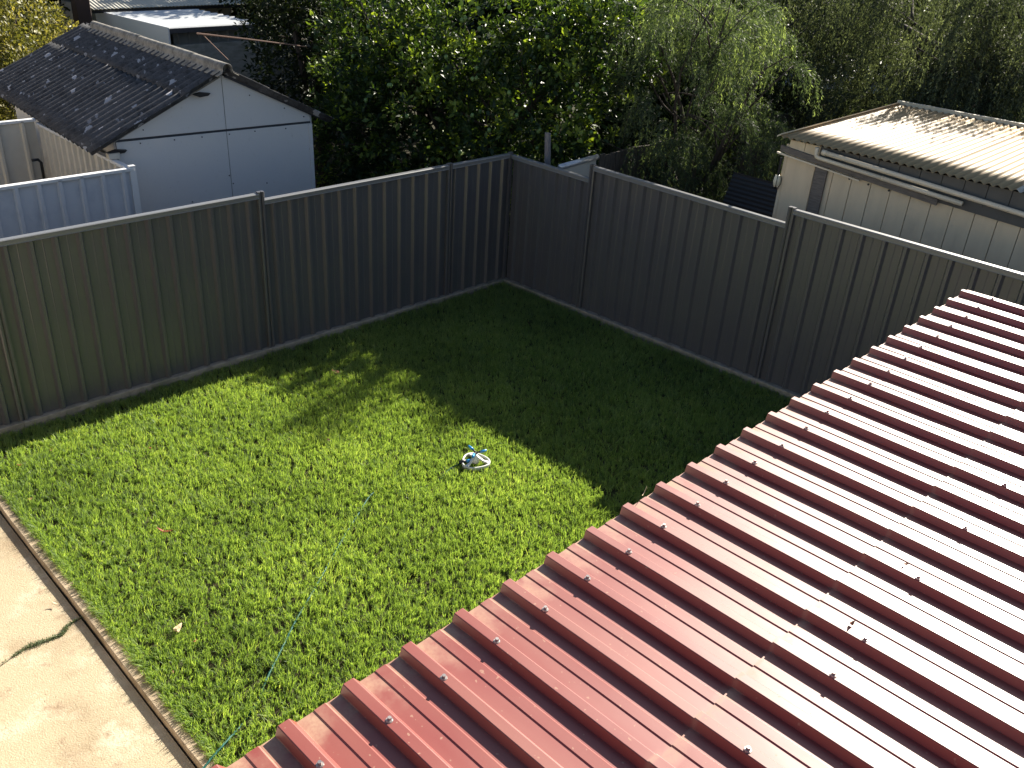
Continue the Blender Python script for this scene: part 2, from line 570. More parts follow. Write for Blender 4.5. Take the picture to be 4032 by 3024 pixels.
# ------------------------------------------------------------------ concrete slab with cracks, edging
def slab():
    y_in = -6.388
    dz = -0.012
    crack = [(2.585, y_in), (2.60, -6.47), (2.66, -6.53), (2.64, -6.60), (2.63, -6.68), (2.655, -6.76), (2.69, -6.86), (2.66, -7.0), (2.72, -7.3), (2.70, -7.9), (2.74, -9.0)]
    crack2 = [(3.20, y_in), (3.215, -6.44), (3.235, -6.47)]
    g = 0.004
    crack = [(x, y + YS(x) * (1 if y > -6.6 else 0)) for x, y in crack]
    a = [(x - g, y) for x, y in crack]
    b = [(x + g, y) for x, y in crack]
    sl = MB()

    def prism2(poly, th=0.1):
        top = [(x, y, G(x, y) + dz) for x, y in poly]
        bot = [(x, y, G(x, y) + dz - th) for x, y in poly]
        sl.hexa(bot, top)
    prism2([(-0.0, y_in + YS(0))] + [(-0.0, -9.0)] + a[::-1])
    sl.build("concrete_slab", M_slab, kind="structure")
    sl = MB()
    poly = b + [(12.0, -9.0), (12.0, y_in + YS(12))]
    top = [(x, y, G(x, y) + dz) for x, y in poly]
    bot = [(x, y, G(x, y) + dz - 0.1) for x, y in poly]
    sl.hexa(bot, top)
    sl.build("concrete_slab", M_slab, kind="structure")
    sl = MB()       # dark bed under the joints
    sl.hexa([(0, -9, -0.4), (12, -9, -0.4), (12, -6.33 + YS(12), -0.4), (0, -6.33 + YS(0), -0.4)],
            [(0, -9, G(0, -9) + dz - 0.03 - 0.075), (12, -9, G(12, -9) + dz - 0.105), (12, -6.33 + YS(12), G(12, -6.33) + dz - 0.035), (0, -6.33 + YS(0), G(0, -6.33) + dz - 0.035)])
    sl.build("slab_bed", M_soil, kind="structure")
    # slab under the patio roof
    p2 = MB()
    p2.hexa([(XE + 0.01, -6.39, -0.3), (12, -6.39, -0.3), (12, -0.1, -0.3), (XE + 0.01, -0.1, -0.3)],
            [(XE + 0.01, -6.39, G(XE, -6.39)), (12, -6.39, G(XE, -6.39)), (12, -0.1, G(XE, 0)), (XE + 0.01, -0.1, G(XE, 0))])
    p2.build("patio_floor", M_slab, kind="structure")
    # weeds in the crack
    pts = []
    for i in range(1300):
        t = abs(random.gauss(0.42, 0.22))
        t = min(t, 1.0)
        k = t * 6
        j = min(int(k), 5)
        q = k - j
        x = crack[j][0] * (1 - q) + crack[j + 1][0] * q
        y = crack[j][1] * (1 - q) + crack[j + 1][1] * q
        sp = 0.003 + 0.009 * math.exp(-((t - 0.55) / 0.2) ** 2)
        pts.append((x + random.gauss(0, sp), y + random.gauss(0, 0.01), 0))
    P = np.array(pts)
    P[:, 2] = G(P[:, 0], P[:, 1]) + dz + rng.uniform(0, 0.012, len(P))
    n = len(P)
    d = norm(np.stack([rng.normal(0, 1, n), rng.normal(0, 1, n), rng.uniform(0.1, 0.9, n)], 1))
    s_ = norm(np.cross(d, rng.normal(0, 1, (n, 3))))
    V, F = leaf_verts(P, d, s_, np.cross(d, s_), rng.uniform(0.008, 0.02, n), rng.uniform(0.002, 0.004, n))
    o = link("crack_weeds", np_mesh("crack_weeds", V, F, M_weed, np.repeat(rng.random(n), 4)))
    o["kind"] = "stuff"
    o["label"] = "low grey green weeds growing out of the slab crack"
    # edging boards
    t = thing("garden_edging", "narrow sandy concrete edging strip between the lawn and the lower slab", "edging", (0, -6.33, G(0, -6.33)))
    xs = [0.03, 2.40, 4.80, 7.2]
    for i in range(3):
        e = MB()
        x0, x1 = xs[i] + 0.002, xs[i + 1] - 0.002
        ya, yb = -6.374 + 6.33, -6.300 + 6.33
        z = lambda x, y: G(x, y - 6.33) - G(0, -6.33)
        n = 24
        prof = [(ya, -0.16), (ya, 0.024), (ya + 0.006, 0.030), (yb - 0.006, 0.030), (yb, 0.024), (yb, -0.16)]
        vs = []
        for k in range(n + 1):
            x = x0 + (x1 - x0) * k / n
            w = 0.003 * math.sin(x * 3.1) + 0.0012 * random.uniform(-1, 1)
            for (yy, hh) in prof:
                vs.append((x, yy + w + YS(x), z(x, -6.33) * 0 + G(x, -6.35) - G(0, -6.33) + hh))
        m = len(prof)
        fs = [(k * m + j, (k + 1) * m + j, (k + 1) * m + j + 1, k * m + j + 1) for k in range(n) for j in range(m - 1)]
        fs += [tuple(range(m)), tuple(range(n * m, n * m + m))[::-1]]
        e.add(vs, fs)
        e.build("edging_piece", M_edge, t)


slab()

# ------------------------------------------------------------------ fences
RIB_P = 0.1905


def fence_prof(w, off=0.0):
    """trapezoid ribs 42 mm wide every 190 mm over a width w; height measured towards the yard"""
    pr = [(0.0, 0.0)]
    c = RIB_P * 0.5 + off
    while c < w - 0.02:
        for a, h in ((-0.030, 0.0), (-0.013, 0.032), (0.013, 0.032), (0.030, 0.0)):
            if 0.001 < c + a < w - 0.001:
                pr.append((c + a, h))
        # shallow pencil swage in the pan
        q = c + RIB_P * 0.5
        for a, h in ((-0.006, 0.0), (0.0, 0.002), (0.006, 0.0)):
            if 0.001 < q + a < w - 0.001:
                pr.append((q + a, h))
        c += RIB_P
    pr.append((w, 0.0))
    return pr


def base_z(sl, s):
    return sl * s


def post_mesh(h, mname, m):
    # plan: two lipped channels back to back, x along the fence, y out
    b = MB()
    pl = [(-0.033, -0.020), (-0.033, 0.022), (-0.024, 0.026), (-0.013, 0.026), (-0.010, 0.020), (-0.004, 0.020), (-0.0025, 0.004),
          (0.0025, 0.004), (0.004, 0.020), (0.010, 0.020), (0.013, 0.026), (0.024, 0.026), (0.033, 0.022), (0.033, -0.020)]
    b.hexa([(x, y, 0) for x, y in pl], [(x, y, h) for x, y in pl])
    return b.mesh(mname, m)


def build_fence(name, label, loc, rz, bays, slope, flip):
    """local x runs along the fence from the corner, local y towards the yard (times flip)"""
    t = thing(name, label, "fence", loc, None, rz)
    for bi, (s0, s1, top) in enumerate(bays):
        a, b = s0 + 0.030, s1 - 0.030
        w = (b - a)
        nsh = max(1, round(w / 0.79))
        sw = w / nsh
        zb = min(slope * s0, slope * s1) - 0.10
        for k in range(nsh):
            m = MB()
            m.sheet((0, 0, 0), ((0, 0, 1), (1, 0, 0), (0, flip, 0)), top - 0.02 - zb, fence_prof(sw, 0.0), 0.0012)
            m.build("fence_sheet", M_fence, t, loc=(a + k * sw, flip * -0.014 + flip * 0.0016 * (k % 2), zb))
        r = MB()   # top rail: capped channel
        pl = [(-0.030, 0), (-0.030, 0.040), (-0.025, 0.046), (0.022, 0.046), (0.0285, 0.040), (0.029, 0.034), (0.026, 0.031), (0.026, 0.004), (0.029, 0.0)]
        r.hexa([(a - 0.004, flip * y, z) for y, z in pl], [(b + 0.004, flip * y, z) for y, z in pl])
        r.build("top_rail", M_rail, t, loc=(0, 0, top - 0.046))
        # concrete plinth in front of the sheets
        p = MB()
        x0, x1 = s0 + (0.02 if bi else 0.0), s1 + 0.016
        n = 10
        vs = []
        pr = [(-0.03, -0.30), (-0.03, -0.004), (0.020, 0.0), (0.046, 0.0), (0.052, -0.006), (0.052, -0.30)]
        for k in range(n + 1):
            x = x0 + (x1 - x0) * k / n
            for y, h in pr:
                vs.append((x, flip * (y + 0.0015 * math.sin(9 * x)), slope * x + h + 0.002 * math.sin(5 * x + bi)))
        mm = len(pr)
        p.add(vs, [(k * mm + j, (k + 1) * mm + j, (k + 1) * mm + j + 1, k * mm + j + 1) for k in range(n) for j in range(mm - 1)] +
              [tuple(range(mm)), tuple(range(n * mm, n * mm + mm))[::-1]])
        p.build("plinth", M_plinth, t)
    for i, (s0, s1, top) in enumerate(bays):
        nxt = bays[i + 1][2] if i + 1 < len(bays) else top
        z0 = slope * s1 - 0.1
        h = max(top, nxt) + 0.014 - z0
        o = link("post", post_mesh(h, "post", M_fence), t, loc=(s1, 0, z0))
        if flip < 0:
            o.scale = (1, -1, 1)
    return t


A_b = [(0.0, 0.976, 1.566), (0.976, 3.348, 1.568), (3.348, 5.729, 1.632), (5.729, 8.1, 1.66)]
B_b = [(0.0, 1.255, 1.556), (1.255, 3.642, 1.699), (3.642, 6.029, 1.844), (6.029, 8.41, 1.93), (8.41, 10.79, 1.99)]
# local x -> world -y, local y(+) -> world +x
left = build_fence("steel_fence", "charcoal ribbed steel fence running along the side of the lawn towards the white gabled shed", (0, 0, 0), rad(-90), A_b, 0.012, 1)
back = build_fence("steel_fence", "charcoal ribbed steel fence across the back of the lawn in front of the yellow shed", (0, 0, 0), -0.004, B_b, 0.024, -1)
cp = MB()
cp.box((-0.035, -0.02, -0.1), (-0.002, 0.035, 1.575))
cp.box((-0.002, -0.036, -0.1), (0.022, 0.010, 1.577))
cp.box((0.004, -0.044, -0.1), (0.034, -0.038, 1.572))
o = cp.build("post", M_fence, back)

# ------------------------------------------------------------------ patio roof
E0 = Vector((5.936, -2.505, 2.411))
RV = Vector((0.00654, -0.99996, -0.00606)).normalized()
RU = Vector((1.0, 0.00655, 0.00325)).normalized()
RN = RU.cross(-RV).normalized()
if RN.z < 0:
    RN = -RN
RU = (RU - RV * RU.dot(RV)).normalized()
PT = 0.19
HR = 0.0280
roof_t = thing("patio_roof", "maroon trapezoidal steel patio roof with screws along its ribs", "patio roof", (0, 0, 0))
# frame of the roof: x = RU, y = -RV, z = RN ; origin on the pan below rib 0's near edge
Mr = Matrix((RU, -RV, RN)).transposed().to_4x4()
Mr.translation = E0 - RN * HR
roof_t.matrix_world = Mr


def pan_profile(k0, k1, lead=0.0):
    """from rib k1 (low y) up to rib k0: list of (y, z) with increasing y; rib k occupies y = -k*PT .. +0.026 at the top"""
    pr = []
    for k in range(k1, k0 - 1, -1):
        y = -k * PT
        pr += [(y - 0.009, 0.0), (y - 0.001, HR - 0.0015), (y + 0.0015, HR), (y + 0.030, HR), (y + 0.033, HR - 0.0015), (y + 0.052, 0.0)]
        if k > k0:
            # pan between rib k and k-1: from y+0.041 to y+PT-0.013 ; raised plateau
            pr += [(y + 0.0985, 0.0), (y + 0.102, 0.0030), (y + 0.134, 0.0035), (y + 0.139, 0.0)]
    return pr


def roof_sheets():
    shift = {0: 0.0}
    k = 0
    idx = 0
    while k < 40:
        k0, k1 = k, k + 4
        pr = pan_profile(k0, k1)
        if idx == 0:
            pr = pr + [(0.10, 0.0), (0.12, 0.002)]
        st = random.uniform(-0.002, 0.002)
        lift = 0.0009 * (idx % 2)
        lower = MB()     # eave course 0 .. 0.72, lies under the upper one
        ph = random.uniform(0, 6)

        def wobA(q, b, ph=ph):
            return 0.0007 * math.sin(q * 9 + ph + b * 3) * (1 if q > 0.03 else 0)
        lower.sheet((0, 0, 0), ((1, 0, 0), (0, 1, 0), (0, 0, 1)), 0.78, pr, 0.0008, nl=10, wob=wobA)
        lower.build("roof_sheet", M_red, roof_t, loc=(st, 0, lift))
        upper = MB()
        ph2 = random.uniform(0, 6)

        def wobB(q, b, ph=ph2):
            return 0.0009 * math.sin(q * 4 + ph + b * 5)
        upper.sheet((0.674, 0, 0), ((1, 0, 0), (0, 1, 0), (0, 0, 1)), 2.6, pr, 0.0008, nl=16, wob=wobB)
        upper.build("roof_sheet", M_red, roof_t, loc=(st, 0, lift + 0.0035))
        k += 4
        idx += 1


roof_sheets()


def screw_mesh():
    b = MB()
    n = 6
    for (r, z0, z1, nn) in ((0.0100, 0.0, 0.0026, 14), (0.0082, 0.0026, 0.0040, 14), (0.0056, 0.0040, 0.0115, 6)):
        a = [(r * math.cos(2 * math.pi * i / nn), r * math.sin(2 * math.pi * i / nn), z0) for i in range(nn)]
        c = [(r * 0.94 * math.cos(2 * math.pi * i / nn), r * 0.94 * math.sin(2 * math.pi * i / nn), z1) for i in range(nn)]
        b.hexa(a, c)
    return b.mesh("screw", M_screw)


SM = screw_mesh()
for k in range(0, 26):
    o = link("screw", SM, roof_t, loc=(0.163 + random.uniform(-0.006, 0.006), -k * PT + 0.012 + random.uniform(-0.003, 0.003), HR + 0.0005))
    o.rotation_euler = (random.uniform(-0.06, 0.06), random.uniform(-0.06, 0.06), random.uniform(0, 1))
row2 = {4: .85, 6: .85, 8: .85, 10: .85, 12: .85, 14: .845, 16: .85, 17: .85, 19: .82, 21: .85, 23: .85, 2: .85, 0: .85}
for k, s in row2.items():
    o = link("screw", SM, roof_t, loc=(s, -k * PT + 0.012, HR + 0.0040))
    o.rotation_euler = (random.uniform(-0.06, 0.06), random.uniform(-0.06, 0.06), random.uniform(0, 1))
for k in range(0, 40, 2):
    o = link("screw", SM, roof_t, loc=(2.0, -k * PT + 0.012, HR + 0.0040))
# purlins, beam and posts below
for sx in (0.163, 0.85, 2.0, 3.1):
    b = MB().box((sx - 0.02, -7.7, -0.085), (sx + 0.02, 0.0, -0.006))
    b.build("purlin", M_galv, roof_t)
for yy in (-0.1, -3.6, -7.3):
    b = MB().box((0.14, yy - 0.035, -2.30), (0.21, yy + 0.035, -0.088))
    b.build("post", M_cream, roof_t)
# a few dead leaves lying on the roof by the screws
def leaf_obj(name, m, L, W, curl, label, loc, rot, parent=None, group=None, seed=0):
    rd = random.Random(seed)
    n = 7
    vs, fs = [], []
    for i in range(n):
        t = i / (n - 1)
        w = W * 0.5 * math.sin(math.pi * min(1, max(0.03, t * 0.96 + 0.02))) ** 0.8
        z = curl * (t - 0.5) ** 2 * L * 4
        for sgn in (-1, 0, 1):
            vs.append((L * (t - 0.5), sgn * w * rd.uniform(0.8, 1.1), z + abs(sgn) * curl * w * 0.9))
    for i in range(n - 1):
        for j in range(2):
            a = i * 3 + j
            fs.append((a, a + 3, a + 4, a + 1))
    b = MB().add(vs, fs)
    o = b.build(name, m, parent, smooth=True)
    so = o.modifiers.new("thick", 'SOLIDIFY')
    so.thickness = 0.0008
    o.location = loc
    o.rotation_euler = rot
    if not parent:
        o["label"] = label
        o["category"] = "leaf"
        if group:
            o["group"] = group
    return o


def on_roof(s, i, h=0.0):
    return E0 + RU * s + RV * (PT * i) + RN * h


for (s, i, rz, lb, L) in ((0.815, 11.75, 0.4, "small brown leaf on the maroon roof at the blown-out bright side", 0.012),
                          (0.79, 13.78, 0.9, "curled brown leaf with a dust stain on a roof rib above a second-row screw", 0.018),
                          (0.795, 15.8, 1.5, "crumpled dead leaf on the roof rib nearest the middle of the second screw row", 0.022)):
    leaf_obj("dead_leaf", M_deadleaf, L, L * 0.5, 0.5, lb, on_roof(s, i - 0.0, 0.008), (0.3, 0.2, rz), group="leaves on the patio roof", seed=int(i))
leaf_obj("grass_clipping", M_paleleaf, 0.05, 0.0022, 0.4, "thin dry stalk on the lip of the roof above the lawn", on_roof(-0.004, 15.35, -0.012), (0.2, -0.1, 1.9), seed=5)
bpy.data.objects["grass_clipping"]["category"] = "stalk"

# ------------------------------------------------------------------ white gabled garden shed behind the side fence
def corr_prof(w, pitch, amp, per=8, lead=0.0):
    n = max(2, int(round(w / pitch * per)))
    return [(w * i / n, amp * 0.5 * math.cos(2 * math.pi * (w * i / n + lead) / pitch)) for i in range(n + 1)]


SA = rad(84.47 - 90)
shed = thing("garden_shed", "white fibro garden shed with dark lichen-spotted corrugated gable roof", "shed", (-2.33, -2.35, 0), None, SA)
shed.rotation_euler = (0, rad(-1.4), SA)
# local: +x out of the gable wall, y along the wall, apex at y=0
YL, YR = -1.255, 1.10
ZE = 1.63
AP = 2.252
k_ = 0.478       # roof fall per metre


def under(y):
    return AP - k_ * abs(y)


def wall_piece(poly, name="wall_panel", th=0.012, x=0.0, m=M_white):
    b = MB().prism([(x - th, y, z) for y, z in poly], (th, 0, 0))
    return bevel(b.build(name, m, shed), 0.002, 1)


gp = 0.0035
wall_piece([(YL, -0.3), (-gp, -0.3), (-gp, ZE - 0.018), (YL, ZE - 0.018)])
wall_piece([(gp - 0.0, -0.3), (YR, -0.3), (YR, ZE - 0.018), (gp, ZE - 0.018)])
wall_piece([(YL + 0.03, ZE + 0.01), (-gp, ZE + 0.01), (-gp, under(0) - 0.01), (YL + 0.03, under(YL) - 0.00)], x=0.004)
wall_piece([(gp, ZE + 0.01), (YR - 0.02, ZE + 0.01), (YR - 0.02, under(YR) - 0.0), (gp, under(0) - 0.01)], x=0.004)
wall_piece([(YL, -0.3), (YR, -0.3), (YR, ZE), (0, AP - 0.03), (YL, ZE)], "wall_lining", 0.02, -0.02, M_dark)
wall_piece([(YL - 0.004, -0.3), (YL + 0.045, -0.3), (YL + 0.045, ZE - 0.02), (YL - 0.004, ZE - 0.02)], "corner_strip", 0.012, 0.014)
wall_piece([(YR - 0.045, -0.3), (YR + 0.004, -0.3), (YR + 0.004, ZE - 0.02), (YR - 0.045, ZE - 0.02)], "corner_strip", 0.012, 0.014)
# side walls
for y in (YL, YR):
    MB().box((-4.3, y - 0.02, -0.3), (-0.03, y + 0.02, under(y) - 0.02)).build("side_wall", M_white, shed)
MB().box((-4.32, YL, -0.3), (-4.28, YR, ZE)).build("back_wall", M_white, shed)
# nail heads
for (y, z) in ((-1.0, ZE - .05), (-.62, ZE - .05), (-.30, ZE - .05), (.03, ZE - .05), (.35, ZE - .045), (.75, ZE - .05), (-.95, ZE + .09), (1.0, ZE + .07), (-.02, 1.1), (.02, 1.0), (.45, .95), (-.5, .85), (1.06, 1.3), (-1.22, 1.45), (.32, 2.0), (.75, 1.82)):
    n = MB()
    n.tube([(0.002, y, z), (0.008, y, z)], 0.008, 8)
    n.build("nail_head", M_dark, shed)
# roof sheets: two courses on each slope
ang = math.atan(k_)
FALL = 1.72
for side in (-1, 1):
    D = Vector((0, side * math.cos(ang), -math.sin(ang)))    # down the slope
    N = Vector((0, side * math.sin(ang), math.cos(ang)))
    x = 0.14
    for c in range(5):
        w = 0.99
        for course in (0, 1):
            L0, L1 = (0.0, 0.55) if course == 0 else (0.46, FALL)
            if side > 0:
                L1 = min(L1, 1.48)
            b = MB()
            ph = random.uniform(0, 6)
            b.sheet((0, 0, 0), (tuple(D), (-1, 0, 0), tuple(N)), L1 - L0, corr_prof(w + 0.02, 0.165, 0.062, 8), 0.007, nl=6,
                    wob=lambda q, bb, ph=ph: 0.003 * math.sin(q * 5 + ph + bb * 2))
            o = Vector((x, 0, AP + 0.035)) + D * L0 + N * (0.012 * (1 - course) + random.uniform(0, 0.004))
            b.build("roof_sheet", M_fibro, shed, smooth=True, loc=o)
        x -= w
# barge board under the right slope and the purlin end
for side, L in ((1, 1.42), (-1, 1.40)):
    D = Vector((0, side * math.cos(ang), -math.sin(ang)))
    N = Vector((0, side * math.sin(ang), math.cos(ang)))
    b = MB()
    p0 = Vector((0.012, 0, AP - 0.018)) + D * 0.03
    q = [p0, p0 + D * L, p0 + D * L - N * -0.030, p0 - N * -0.030]
    b.prism([tuple(a) for a in q], (0.022, 0, 0))
    b.build("barge_strip", M_dark if side > 0 else M_ridge, shed)
b = MB().box((0.0, -1.38, 1.46), (0.10, -1.262, 1.52))
b.build("rafter_end", M_cream, shed)
# broken dark bits hanging under the verge
for (y, z) in ((-0.30, 2.03), (-1.30, 1.50)):
    b = MB().prism([(0.02, y, z), (0.02, y + 0.10, z + 0.01), (0.02, y + 0.13, z + 0.035), (0.02, y + 0.02, z + 0.05), (0.02, y - 0.07, z + 0.03)], (0.05, 0, 0))
    b.build("torn_flashing", M_black, shed)
# ridge caps: roll with two wings
x = 0.20
for i in range(5):
    L = 0.98
    b = MB()
    pr = []
    for a in np.linspace(-195, 15, 15):
        pr.append((0.056 * math.cos(rad(-a)), 0.052 * math.sin(rad(-a)) + 0.030))
    pr = [(0.125, -0.050), (0.070, -0.022)] + [(0.056 * math.cos(rad(a)), 0.056 * math.sin(rad(a)) + 0.024) for a in np.linspace(-12, 192, 14)] + [(-0.070, -0.022), (-0.125, -0.050)]
    pr = pr[::-1]
    sc_ = 1.0 + (0.06 if i % 2 else 0)
    b.sheet((0, 0, 0), ((-1, 0, 0), (0, 1, 0), (0, 0, 1)), L, [(a * sc_, c * sc_) for a, c in pr], 0.009, nl=4)
    b.build("ridge_cap", M_ridge, shed, smooth=True, loc=(x, 0, AP + 0.060 + random.uniform(0, 0.004)))
    x -= 0.90
# broken filler under the ridge cap's end
b = MB().tube([(0.10, 0.0, AP + 0.075), (-0.3, 0.0, AP + 0.08)], 0.040, 10)
b.build("ridge_filler", M_ridge, shed)

# ------------------------------------------------------------------ neighbour's pale fences
def side_fence(name, label, p0, p1, top, zb, m_pan, m_cap, rise=0.0, rib=True, pitch=0.1905, out=1, seed=0, cap_end=None):
    """ribbed sheet fence between two ground points; ribs on the side 'out' (left of travel = +1)"""
    p0, p1 = Vector(p0), Vector(p1)
    d = (p1 - p0)
    L = d.length
    rz = math.atan2(d.y, d.x)
    t = thing(name, label, "fence", (p0.x, p0.y, zb), None, rz)
    n = max(1, round(L / 0.80))
    sw = L / n
    for k in range(n):
        w = sw
        pr = [(0.0, 0.0)]
        c = pitch * 0.5
        while c < w - 0.01:
            for a, h in ((-0.030, 0.0), (-0.016, 0.034), (0.016, 0.034), (0.030, 0.0)):
                if 0.001 < c + a < w - 0.001:
                    pr.append((c + a, h))
            c += pitch
        pr.append((w, 0))
        b = MB().sheet((0, 0, 0), ((0, 0, 1), (1, 0, 0), (0, out, 0)), top - zb - 0.02, pr, 0.0012)
        b.build("fence_sheet", m_pan, t, loc=(k * sw, 0.002 * out * (k % 2), 0))
    r = MB().box((-0.012, -0.032, top - zb - 0.034), (L + 0.012, 0.034, top - zb))
    bevel(r.build("top_rail", m_cap, t), 0.004, 2)
    return t


M_cap = mat("white_cap", (0.72, 0.72, 0.72), 0.4)
f1 = side_fence("steel_fence", "chalky bluish white ribbed fence with a bright top rail behind the charcoal fence", (-2.0, -3.67, 0), (-2.0, -7.9, 0), 1.465, NZ, M_bluewhite, M_cap, out=1, pitch=0.215)
MB().box((-0.03, -0.03, 0), (0.035, 0.03, 1.465 - NZ + 0.02)).build("post", M_cap, f1)
f2 = side_fence("steel_fence", "cream ribbed fence running back under the shed's dark eave", (-4.50, -3.68, 0), (-2.04, -3.68, 0), 1.455, NZ, M_cream, M_cap, out=-1, pitch=0.16)
f3 = side_fence("steel_fence", "cream ribbed fence closing the far side of the neighbour's small courtyard", (-4.52, -3.72, 0), (-4.52, -8.5, 0), 1.50, NZ, M_cream, M_cap, out=1, pitch=0.29)
# black bent handle in front of it
b = MB().tube([(-4.30, -3.80, -0.2), (-4.30, -3.80, 1.02), (-4.30, -3.83, 1.06), (-4.30, -3.90, 1.06)], 0.018, 8)
o = b.build("standpipe", M_black, smooth=True)
o["label"] = "black bent standpipe in the courtyard corner between the cream fences"
o["category"] = "pipe"

# out-of-view house wall, added to bounce warm sunlight onto the fence ribs
nh = thing("neighbour_bounce_wall", "unseen cream house wall added to bounce warm sunlight onto the fence ribs", "house", (-7.5, -9.6, NZ))
MB().box((-6.5, -0.15, 0), (6.3, 0.15, 3.4)).build("wall", mat("cream_render", (0.52, 0.44, 0.34), 0.9, noise=[(2, (0.30, 0.26, 0.21), 0.4, 0.8)]), nh)

# unseen wall of the viewer's own house, added to warm the fence ribs with bounced sun
oh = thing("house_bounce_wall", "unseen pale brick house wall added across the concrete to bounce sun onto the fence ribs", "house", (1.0, -8.75, -0.1))
MB().box((0, -0.12, 0), (6.4, 0.12, 2.9)).build("wall", mat("grey_brick", (0.38, 0.335, 0.28), 0.9, noise=[(3, (0.30, 0.265, 0.22), 0.4, 0.8)]), oh)

# small grey roof beyond
sm = thing("small_shed", "low grey roofed lean-to showing past the cream courtyard fence", "shed", (-6.6, -4.6, NZ))
b = MB().sheet((0, 0, 0), ((-1, 0, 0.05), (0, 1, 0), (0, 0, 1)), 2.6, corr_prof(1.0, 0.1, 0.02, 6), 0.002)
b.build("roof", M_galv, sm, loc=(1.3, -0.15, 1.45))
MB().box((-1.2, -0.1, 0), (1.2, 0.80, 1.42)).build("wall", M_cream, sm)

# ------------------------------------------------------------------ white flat shed and corrugated roof far behind
def far_sheds():
    A = Vector((-10.28, -0.44, 2.0))
    B = Vector((-7.83, -0.28, 2.0))
    d = (B - A).normalized()
    n = Vector((-d.y, d.x, 0))
    t = thing("white_shed", "white skillion shed with deep fascia behind the dark gable roof", "shed", (A.x, A.y, NZ), None, math.atan2(d.y, d.x))
    L = (B - A).length
    H = 2.0 - NZ
    w = 1.9
    MB().box((0.04, 0.04, 0), (L - 0.04, w, H - 0.30)).build("wall", M_greywall, t)
    bevel(MB().box((0, 0, H - 0.28), (L, 0.03, H)).build("fascia", M_cap, t), 0.004, 1)
    bevel(MB().box((L - 0.03, 0.032, H - 0.10), (L, w, H - 0.02)).build("fascia", M_fence, t), 0.004, 1)
    nsh = 3
    for i in range(nsh):
        b = MB().sheet((0, 0, 0), ((0, 1, 0), (-1, 0, 0), (0, 0, 1)), w - 0.04, fence_prof(L / nsh), 0.001)
        b.build("roof_sheet", M_galvroof, t, loc=(L - i * L / nsh, 0.03, H - 0.035))
    # open corrugated roof above and behind
    a = Vector((-9.93, -0.62, 2.055))
    c = Vector((-10.09, 1.18, 2.055))
    d = (c - a).normalized()
    up = Vector((-0.97, 0.07, 0.16)).normalized()
    nn = d.cross(up)
    if nn.z < 0:
        nn = -nn
    t2 = thing("cream_roof", "cream corrugated roof in sun at the top of the picture beyond the white shed", "shed roof", (0, 0, 0))
    for i in range(5):
        b = MB().sheet(tuple(a + d * (0.76 * i)), (tuple(up), tuple(d), tuple(nn)), 4.5, corr_prof(0.775, 0.0762, 0.018, 6), 0.001)
        b.build("roof_sheet", M_creamroof, t2, smooth=True)
    b = MB().prism([tuple(a - nn * 0.03), tuple(c + d * 1.8 - nn * 0.03), tuple(c + d * 1.8 - nn * 0.07), tuple(a - nn * 0.07)], tuple(up * 0.04))
    b.build("eave_beam", M_black, t2)
    MB().box((-13.0, -0.4, NZ), (-11.2, 2.8, 2.0)).build("wall", M_cream, t2)


M_greywall = mat("stained_wall", (0.34, 0.34, 0.32), 0.85, noise=[(5, (0.22, 0.23, 0.20), 0.4, 0.7, (1, 1, 3))])
M_galvroof = mat("pale_roof", (0.60, 0.62, 0.64), 0.5)
M_creamroof = mat("cream_roof", (0.55, 0.52, 0.44), 0.6)
far_sheds()
# dark fence with sunlit ribs running right behind the gable shed
side_fence("steel_fence", "dark grey fence with sunlit ribs half hidden under the trees behind the gable shed", (-8.0, -0.12, 0), (-8.1, 3.6, 0), 1.93, NZ, M_fence2 := mat("dim_fence", (0.20, 0.195, 0.18), 0.6), M_fence2, out=-1, pitch=0.2)
b = MB().box((-10.02, -0.95, NZ), (-9.80, -0.70, 2.75))
o = bevel(b.build("brown_post", mat("brown_post", (0.05, 0.03, 0.025), 0.9)), 0.01, 1)
o["label"] = "stout dark brown post between the yellow green bush and the cream corrugated roof"
o["category"] = "post"
# leaning rusty rod
b = MB().tube([(-3.5, -2.01, 2.53), (-3.45, -1.35, 2.44), (-3.42, -0.5, 2.31)], [0.011, 0.010, 0.008], 6)
b.tube([(-3.5, -1.95, 2.53), (-3.5, -1.62, 2.20)], 0.005, 5)
o = b.build("steel_rod", mat("rust", (0.20, 0.12, 0.09), 0.8))
o["label"] = "thin rusty rod sticking out of the tree above the shed ridge"
o["category"] = "rod"

# ------------------------------------------------------------------ boundary fence at right angles behind the back fence
bf = thing("paling_fence", "weathered paling fence with a steel cap running away behind the back fence under the trees", "fence", (0.70, 0.10, NZ))
b = MB().tube([(0, -0.02, 1.545 - NZ), (0, 0.64, 1.575 - NZ)], 0.034, 10)
b.build("cap", M_galv, bf, smooth=True)
MB().box((-0.006, 0.0, 0), (0.006, 0.62, 1.54 - NZ)).build("cream_panel", M_cream, bf)
pal = MB().box((-0.009, 0.003, 0), (0.009, 0.095, 1.0)).mesh("paling", M_pal := mat("paling_timber", (0.095, 0.080, 0.065), 0.95, noise=[(9, (0.05, 0.042, 0.034), 0.4, 0.7, (6, 6, 1))], bump=(30, 0.003)))
for i in range(112):
    y = 0.68 + i * 0.105
    o = link("paling", pal, bf, loc=(random.uniform(-0.004, 0.004), y, 0))
    o.scale = (1, 1, 1.58 - NZ + y * 0.012 + random.uniform(-0.012, 0.012))
    o.rotation_euler = (random.uniform(-0.006, 0.006), 0, random.uniform(-0.05, 0.05))
MB().box((0.012, 0.7, 1.35), (0.055, 12.4, 1.43)).build("rail", M_pal, bf)
